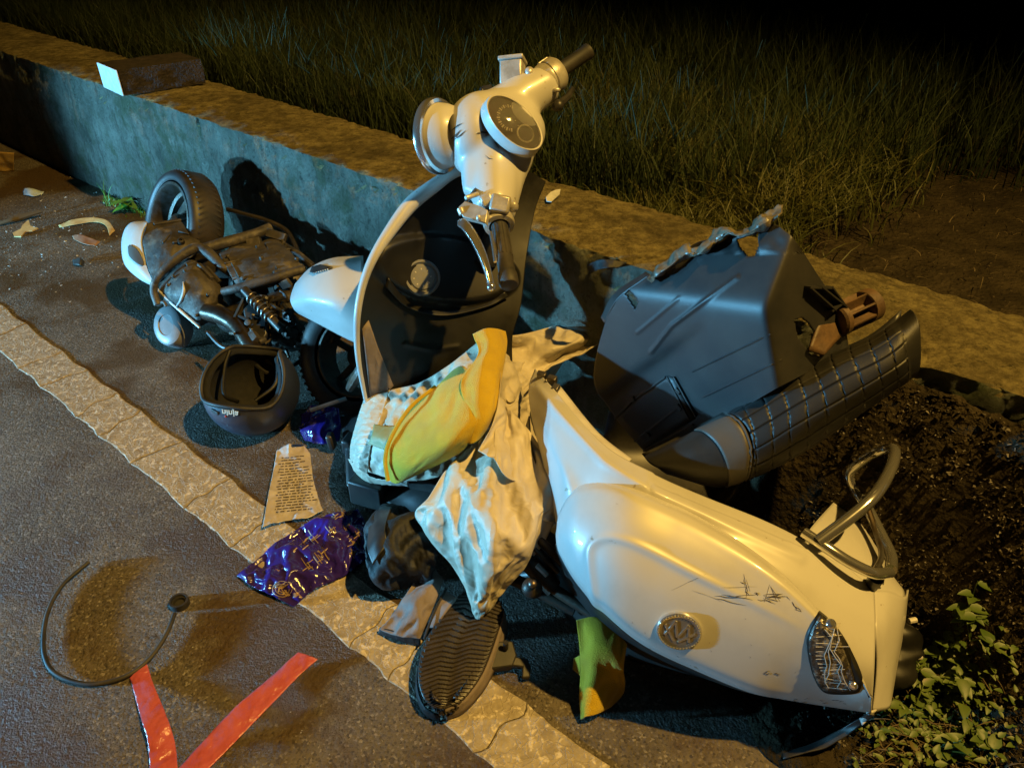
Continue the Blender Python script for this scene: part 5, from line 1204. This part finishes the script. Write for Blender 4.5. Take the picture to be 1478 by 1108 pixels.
# black bag / cap
bg_ = thing('black_bag', P(575, 800, 0), 'crumpled black cloth bag beside the purple plastic bag', 'bag')
sheetcloth('bag_body', [[(530, 765, .08), (552, 732, .10), (590, 735, .12), (625, 765, .12)], [(527, 790, .10), (556, 765, .15), (592, 765, .17), (632, 790, .15)], [(532, 820, .08), (560, 810, .14), (595, 805, .14), (628, 815, .12)], [(550, 848, .02), (575, 850, .04), (600, 845, .05), (622, 838, .05)]], 'dark_cloth', bg_, 90, 90, 1.15, 1.2, 41, solid=.003)
cloth('bag_flap', [[(532, 760, .13), (548, 733, .13), (565, 732, .14)], [(530, 790, .15), (542, 770, .17), (556, 760, .18)], [(538, 815, .14), (548, 800, .16), (560, 785, .17)]], 'black', bg_, 20, 20, .004, 8, ang(0), .2, 1, 0, .003)
0 and tube('drawstring', [P(x, y, z) for x, y, z in ((560, 800, .20), (570, 788, .21), (576, 800, .205), (566, 815, .19), (568, 828, .16))], .003, 'cap_grey', bg_, 6, 60)
# taupe cloth pouch
tp = thing('taupe_pouch', P(600, 885, 0), 'taupe fabric pouch with black hem beside the shoe sole', 'pouch')
sheetcloth('pouch_cloth', [[(602, 832, .06), (622, 818, .07), (640, 836, .07)], [(583, 862, .05), (608, 858, .075), (632, 860, .07)], [(565, 888, .04), (594, 892, .06), (618, 895, .05)], [(548, 908, .02), (578, 918, .03), (606, 921, .03)]], 'taupe', tp, 60, 60, 1.06, 1.1, 51, solid=.003)
cloth('black_hem', [[(548, 905, .02), (578, 914, .03), (607, 918, .03)], [(546, 914, .004), (577, 925, .006), (607, 931, .006)]], 'dark_cloth', tp, 8, 30, .002, 10, ang(0), .2, 1, 0, .003)
lb_ = MB(); lb_.slab(Z([(604, 862, .082), (618, 868, .082), (617, 884, .078), (606, 890, .076), (609, 876, .08), (601, 872, .08)]), .001)
# shoe, sole up
sh = thing('shoe', P(660, 950, 0), 'dark sandal lying sole up with chevron tread across the road line', 'shoe')
left = [(672, 852), (652, 868), (630, 898), (611, 930), (604, 960), (604, 985), (612, 1008), (624, 1019), (634, 1023)]
right = [(716, 858), (726, 880), (722, 900), (714, 925), (706, 948), (697, 970), (683, 993), (664, 1013), (642, 1023)]
def shz(k): return .075-.03*(k/8)
def shrow(o, zo): return [P(*(np.array(l)*(1-o)+np.array(r)*o), zo+shz(k)) for k, (l, r) in enumerate(zip(left, right))]
Gsh = grid([shrow(o, z) for o, z in ((0.0, -.004), (.06, 0), (.3, .002), (.5, .0), (.7, .002), (.94, 0), (1, -.004))], 70, 260)
nS = normals(Gsh)
if nS.reshape(-1, 3).mean(0)[2] < 0: nS = -nS
for i in range(70):
    u = i/69
    for j in range(260):
        v = j/259; zig = abs(((u*3) % 1)-.5)*.055
        if .07 < u < .93 and v < .90: Gsh[i, j] += nS[i, j]*(.0032*(1 if ((v+zig)*30) % 1 < .5 else -0.2)*min(1, (u-.07)*25, (.93-u)*25))
gridobj('sole', Gsh, 'shoe', sh, solid=.02, sharp=30)
GshU = grid([[p+Vector((0, 0, -.022)) for p in shrow(-.03, 0)], [p+Vector((0, 0, -.045)) for p in shrow(-.06, 0)]], 4, 60); gridobj('upper', GshU, 'dark_cloth', sh, solid=.003)
GshR = grid([[p+Vector((0, 0, -.002)) for p in shrow(1.02, 0)], [p+Vector((0, 0, -.04)) for p in shrow(1.09, 0)]], 4, 60); gridobj('upper', GshR, 'taupe', sh, solid=.003)
stp = grid([Z([(660, 862, .075), (645, 880, .08), (628, 905, .06)]), Z([(642, 852, .06), (630, 875, .07), (616, 905, .05)])], 8, 16); gridobj('strap', stp, 'taupe', sh, solid=.004)
tube('strap_seam', Z([(644, 850, .065), (628, 880, .072), (618, 905, .06), (612, 922, .045)]), .003, 'rubber', sh, 6, 20)
# black bracket under the wreck
br = thing('black_bracket', P(735, 945, 0), 'broken black plastic bracket on the road right of the shoe sole', 'bracket')
b1 = MB(); b1.slab(Z([(712, 925, .05), (740, 924, .05), (746, 945, .04), (740, 960, .035), (705, 965, .035)]), .03); b1.slab(Z([(740, 946, .035), (762, 950, .035), (766, 962, .03), (765, 977, .02), (753, 978, .02), (754, 962, .03), (738, 960, .03)]), .02)
b1.out('bracket_plate', 'black', br, bevel=.003)
lathe('bracket_pin', [(.006, 0), (.006, .02), (0, .02)], P(730, 935, .05), (0, 0, 1), 'black', br, 12)
# floorboard and underframe between the halves
fl = thing('floorboard', P(700, 720, 0), 'broken black footboard lying in the shade under the cream raincoat', 'floorboard')
patch('footboard', [Z([(490, 600, .06), (560, 590, .10), (640, 570, .15), (720, 560, .2), (800, 600, .22)]), Z([(498, 660, .05), (560, 680, .08), (640, 700, .1), (720, 700, .14), (810, 720, .2)]), Z([(500, 700, .03), (560, 725, .05), (640, 770, .05), (720, 830, .06), (800, 830, .14)])], 'black', fl, 30, 50, solid=.006, disp=lambda p, u, v: .01*noise.noise(Vector(p)*12))
fu = MB()
fu.box(P(540, 700, .05), .10, .10, .08, (1, -.4, 0), (0, 1, 0)); fu.box(P(505, 640, .05), .03, .05, .05, (1, -.3, 0), (0, 1, 0)); fu.box(P(478, 636, .04), .02, .03, .05, (1, -.1, .1), (0, 1, 0))
fu.box(P(610, 690, .08), .14, .10, .10, (1, -.4, 0), (0, 1, 0)); fu.box(P(780, 800, .14), .10, .07, .10, (1, -.8, 0), (0, 1, 0))
fu.out('battery_box', 'black', fl, bevel=.006)
f2 = MB()
for a, c, r_ in (((775, 775, .24), (812, 812, .22), .010), ((772, 792, .24), (806, 826, .20), .005), ((758, 806, .20), (800, 850, .16), .02), ((740, 835, .14), (830, 880, .12), .014), ((800, 850, .16), (900, 915, .14), .012)):
    f2.tube(Z([a, c]), r_, 10)
f2.ell(P(768, 848, .19), .022, .022, .022)
f2.out('frame_rail', 'engine_dark', fl)
f3 = MB(); f3.ell(P(769, 842, .215), .010, .010, .008, n=12); f3.tube(Z([(775, 815, .24), (790, 830, .225)]), .006); f3.out('brass_fitting', 'steel', fl)
# ================================================================== CORD, TAPES
cdp = [(128, 811), (112, 824), (92, 842), (77, 864), (67, 890), (63, 918), (64, 944), (74, 966), (96, 980), (128, 987), (160, 983), (190, 971), (216, 950), (236, 922), (246, 902), (252, 885)]
co = tube('rubber_cord', [P(x, y, .008) for x, y in cdp], .0050, 'rubber', None, 10, 90, base=P(150, 930, 0)); 
cdt = thing('sealing_cord', P(150, 930, 0), 'thin grey rubber cord bent in a loop with a round seal at its end', 'cord')
co.parent = cdt; co.location = (0, 0, 0)
lathe('round_seal', [(.012, .002), (.013, .010), (.016, .010), (.017, .016), (.0215, .016), (.0225, .008), (.0225, 0)], P(260, 872, 0), (0, 0, 1), 'rubber', cdt, 40)
lathe('seal_disc', [(0, .003), (.012, .003)], P(260, 872, 0), (0, 0, 1), 'black', cdt, 24)
def tape(label, L_, R_, bump_, seed):
    r0 = [P(*p) for p in L_]; r2 = [P(*p) for p in R_]; r1 = [(a+b)/2+Vector((0, 0, .002)) for a, b in zip(r0, r2)]
    o, _, _ = patch('red_tape', [r0, r1, r2], 'tape', None, 14, 160, solid=.0006, base=(r0[0]+r2[0])/2, disp=lambda p, u, v: bump_*noise.noise(Vector(p)*9+Vector((seed, 0, 0)))+bump_*.4*abs(noise.noise(Vector(p)*30)))
    return tag(o, label, 'tape', 'red tape strips left on the road')
tape('short red tape strip running from the rubber cord to the picture edge', [(187, 978, .006), (193, 1000, .008), (202, 1030, .008), (212, 1062, .014), (216, 1090, .006), (218, 1130, .006)], [(212, 957, .006), (221, 985, .01), (233, 1015, .008), (246, 1048, .014), (254, 1080, .006), (258, 1130, .006)], .010, 0)
tape('long red tape strip crossing the dark asphalt towards the sandal', [(430, 940, .012), (400, 967, .006), (350, 1010, .010), (305, 1058, .006), (262, 1104, .012), (238, 1130, .008)], [(459, 951, .006), (428, 978, .006), (378, 1030, .008), (335, 1076, .006), (298, 1112, .010), (282, 1130, .008)], .006, 5)
# ================================================================== DEBRIS AT THE LEFT, WALL THINGS
a = P(180, 139, WH+.004); c = P(298, 121, WH+.004); b = P(152, 126, WH+.004); hgt = .105
sb = thing('stone_block', (a+c)/2, 'dark rough block with a pale end lying across the wall top', 'block')
X = c-a; Y = b-a; Hv = Vector((0, 0, hgt))
def rough_box(name, o, X, Y, H, m, par, n=14, amp=.006):
    V = []; F = []
    def face(o, A, B):
        k0 = len(V); 
        for i in range(n):
            for j in range(n): V.append(o+A*i/(n-1)+B*j/(n-1))
        for i in range(n-1):
            for j in range(n-1): q = k0+i*n+j; F.append((q, q+n, q+n+1, q+1))
    face(o, X, H); face(o+H, X, Y); face(o+X, Y, H); face(o+Y, H, X); face(o, H, Y); face(o, Y, X)
    cc_ = o+(X+Y+H)/2
    V = [v+(v-cc_).normalized()*amp*(noise.noise(v*30)+.6*noise.noise(v*80)-.6) for v in V]
    return mk(name, V, F, m, par, smooth=True, sharp=50)
rough_box('block_body', a, X, Y, Hv, 'stone', sb)
es = (Y.cross(Hv)).normalized(); es = es if es.dot(X) < 0 else -es
pe_ = MB(); pe_.slab([a+es*.007, a+Y+es*.007, a+Y+Hv+es*.007, a+Hv+es*.007], .006); pe_.out('pale_end_face', 'block_end', sb, bevel=.003)
wt = MB(); wt.slab(Z([(788, 284, WH+.012), (795, 277, WH+.02), (802, 274, WH+.02), (809, 273, WH+.018), (808, 280, WH+.012), (796, 291, WH+.010), (789, 290, WH+.01)]), .003)
o = wt.out('white_tag', 'block_end', None, base=P(797, 283, WH)); tag(o, 'small white plastic tag on the wall top right of the headset', 'plastic tag')
o, _, _ = patch('black_scrap', [Z([(848, 384, WH-.03), (868, 374, WH+.02), (905, 378, WH+.02)]), Z([(850, 396, WH-.08), (868, 388, WH), (892, 386, WH+.01)])], 'dark_cloth', None, 10, 20, base=P(870, 382, WH), disp=lambda p, u, v: .006*noise.noise(Vector(p)*30))
tag(o, 'torn black scrap caught on the chipped corner of the wall', 'scrap')
def scrap(name, rows, m, label, cat, amp=.004, nn=16, group=None, solid=.002):
    rz = [Z(r) for r in rows]; o, _, _ = patch(name, rz, m, None, nn, nn, base=rz[0][0], solid=solid, disp=lambda p, u, v: amp*noise.noise(Vector(p)*25)); return tag(o, label, cat, group)
scrap('card', [[(-6, 219, .12), (20, 221, .12)], [(-6, 248, .0), (20, 248, .0)]], 'card', 'ochre card standing against the wall at the left edge', 'card', .006)
st_b = MB(); st_b.slab(Z([(18, 336, .012), (30, 330, .02), (32, 325, .02), (41, 317, .025), (44, 326, .02), (55, 329, .012), (46, 333, .012), (36, 334, .012), (30, 341, .008), (20, 341, .006)]), .006)
tag(st_b.out('star_fragment', 'frag', None, base=P(36, 330, 0)), 'star shaped ochre piece of broken plastic on the road at the left', 'plastic fragment', 'broken plastic pieces on the road')
scrap('curved_fragment', [[(84, 325, .006), (108, 316, .02), (138, 314, .02), (156, 319, .014), (166, 333, .005)], [(86, 328, .004), (108, 324, .01), (136, 320, .01), (152, 325, .01), (158, 340, .004)]], 'frag', 'long curved ochre strip of broken plastic near the tyre', 'plastic fragment', .003, 20, 'broken plastic pieces on the road')
scrap('pink_fragment', [[(104, 340, .006), (118, 339, .012), (145, 349, .006)], [(106, 345, .004), (122, 352, .008), (138, 354, .004)]], 'pink', 'flat pinkish brown fragment below the curved plastic strip', 'plastic fragment', .003, 16, 'broken plastic pieces on the road')
scrap('dark_fragment', [[(104, 374, .01), (116, 372, .03), (122, 378, .01)], [(106, 382, .004), (114, 382, .014), (121, 384, .004)]], 'black', 'small dark crumpled piece on the road left of the engine', 'plastic fragment', .006, 12, 'broken plastic pieces on the road')
scrap('glass_shard', [[(33, 276, .01), (38, 271, .03), (64, 277, .01)], [(34, 281, .004), (46, 282, .014), (62, 281, .004)]], 'glassbit', 'bluish clear shard on the road near the ochre card', 'glass shard', .01, 14)
tw_ = MB(); tw_.tube(Z([(-5, 324, .012), (15, 318, .02), (28, 314, .02), (60, 305, .03)]), [.008, .010, .016, .007], 8, 24)
tag(tw_.out('twig', 'straw', None, base=P(20, 316, 0)), 'dry curled stalk lying on the road behind the star fragment', 'twig')
ls_ = thing('film_scrap', P(470, 610, 0), 'dark purple film scrap behind the helmet near the wheel', 'scrap')
cloth('scrap_film', [[(436, 600, .05), (455, 585, .08), (490, 590, .08)], [(434, 622, .03), (460, 615, .06), (492, 615, .05)], [(440, 634, .01), (470, 640, .02), (490, 636, .02)]], 'purple', ls_, 40, 40, .012, 14, ang(-50), .35, 61, .004, .0008)
# loose bits
rng = random.Random(77)
def bits(name, n, region, m, label, smin, smax, zf=None):
    mb = MB()
    for _ in range(n):
        x, y = region(); c_ = P(x, y, 0) if not zf else vpoint(x, y); s_ = rng.uniform(smin, smax); c_.z += s_*.25
        if zf and (-c_.dot(WN) > WC or c_.dot(WD) < -.3 or -c_.dot(WN) < 1.0): continue
        V = [c_+Vector((rng.uniform(-s_, s_), rng.uniform(-s_, s_), rng.uniform(-s_*.4, s_*.5))) for _ in range(4)]
        mb.add(V, [(0, 1, 2), (0, 2, 3), (0, 3, 1), (1, 3, 2)])
    o = mb.out(name, m, None, smooth=False); return tag(o, label, None, kind='stuff')
bits('plastic_crumbs', 260, lambda: (rng.gauss(90, 70), rng.gauss(345, 38)), 'shard', 'pale crumbs of broken plastic strewn on the road', .002, .008)
bits('road_crumbs', 500, lambda: (rng.uniform(0, 740), 445+rng.random()**.8*660), 'gravel', 'small grit and crumbs on the asphalt', .0012, .0035)
bits('pale_crumbs', 90, lambda: (rng.uniform(0, 500), 500+rng.random()*600), 'shard', 'few pale crumbs on the asphalt', .001, .003)
bits('verge_gravel', 3500, lambda: (rng.uniform(1130, 1560), rng.uniform(560, 1140)), 'gravel', 'small stones on the dark soil below the wall', .0015, .006, 1)
bits('verge_clods', 5000, lambda: (rng.uniform(1130, 1560), rng.uniform(560, 1140)), 'soil', 'dark clods on the soil below the wall', .003, .010, 1)
# weeds
def leafgeo(mb, base, dirv, size, up, w=.55):
    d = Vector(dirv).normalized(); s_ = d.cross(up).normalized(); n_ = s_.cross(d)
    pr_ = ((0, .03), (.12, .75), (.35, 1), (.65, .7), (.88, .3), (1, 0)); V = []
    for t, wd in pr_:
        c_ = Vector(base)+d*size*t-n_*size*.22*t*t
        V += [c_-s_*size*w*.5*wd+n_*size*.10*wd, c_, c_+s_*size*w*.5*wd+n_*size*.10*wd]
    F = []
    for k in range(len(pr_)-1): F += [(3*k, 3*k+1, 3*k+4, 3*k+3), (3*k+1, 3*k+2, 3*k+5, 3*k+4)]
    mb.add(V, F)
def weed(label, base, h, nl, size, m='leaf', spread=.05, group='leafy weeds beside the tail of the scooter'):
    r = thing('leafy_weed', base, label, 'plant', group)
    stm = MB()
    for k in range(max(2, nl//5)):
        a = rng.uniform(0, 6.28); top = Vector(base)+Vector((math.cos(a)*spread*rng.uniform(.3, 1.2), math.sin(a)*spread*rng.uniform(.3, 1.2), h*rng.uniform(.5, 1)))
        mid = (Vector(base)+top)/2+Vector((0, 0, h*.12)); stm.tube([Vector(base), mid, top], .0013, 5, 8)
        for j in range(5):
            f = rng.uniform(.25, 1); p = Vector(base).lerp(mid, f*2) if f < .5 else mid.lerp(top, f*2-1); b_ = rng.uniform(0, 6.28)
            lm = MB(); leafgeo(lm, p, (math.cos(b_), math.sin(b_), rng.uniform(-.1, .5)), size*rng.uniform(.6, 1.25), Vector((0, 0, 1)), .62); lm.out('leaf', m, r)
    stm.out('stem', m, r)
    return r
wd_ = [((1385, 905), .12, 18, .036, 'tall leafy weed with heart shaped leaves right of the tail'), ((1400, 925), .10, 15, .034, 'leafy weed just below the tallest one in the right corner'),
       ((1350, 950), .09, 18, .034, 'low leafy weed growing beside the dark rear lamp'), ((1335, 1000), .08, 22, .036, 'leafy weed directly right of the shell tip'),
       ((1390, 1000), .08, 18, .034, 'spreading weed in the middle of the patch at lower right'), ((1310, 1045), .07, 18, .03, 'low weed at the tip of the torn mudguard'),
       ((1400, 1070), .08, 18, .032, 'leafy weed at the lower right corner of the picture'), ((1350, 1085), .06, 16, .03, 'weed among dry straw at the bottom edge of the picture')]
for (x, y), h, nl, s_, l in wd_: weed(l, vpoint(x, y), h, nl, s_)
gc = MB()
for _ in range(900):
    x = rng.gauss(1350, 45); y = rng.gauss(1020, 60)
    if x < 1230+max(0, (1060-y))*.9 or y < 880: continue
    p = vpoint(x, y); b_ = rng.uniform(0, 6.28); leafgeo(gc, p+Vector((0, 0, rng.uniform(0, .03))), (math.cos(b_), math.sin(b_), rng.uniform(0, .7)), rng.uniform(.008, .024), Vector((0, 0, 1)), .6)
tag(gc.out('ground_cover', 'leaf', None), 'low creeping ground cover at the lower right', None, kind='stuff')
pts = []
for _ in range(260):
    x = rng.gauss(1340, 50); y = rng.gauss(1070, 45); p = vpoint(x, y); pts.append((p.x, p.y, p.z-.003, rng.uniform(.02, .06), .003))
blades('dry_grass', pts, 'straw', 'dry grass stalks among the weeds', None, 1.6)
# green tuft at the base of the wall
r = weed('bright green sprout at the foot of the wall beside the tyre', P(192, 306, 0), .07, 5, .07, 'leaf_bright', .03, None)
pts = []
for _ in range(160):
    x = rng.uniform(150, 215); p = P(x, 284+(x-150)*.35+rng.gauss(4, 4), 0); pts.append((p.x, p.y, 0, rng.uniform(.01, .045), .004))
blades('moss_tuft', pts, 'leaf_bright', 'fresh moss and grass at the foot of the wall', None, .9)
pts = []
for _ in range(4):
    p = P(157+rng.uniform(-3, 3), 298, 0); pts.append((p.x, p.y, 0, .14, .003))
blades('grass_stalk', pts, 'leaf_bright', 'thin grass stalk at the foot of the wall', None, .3)
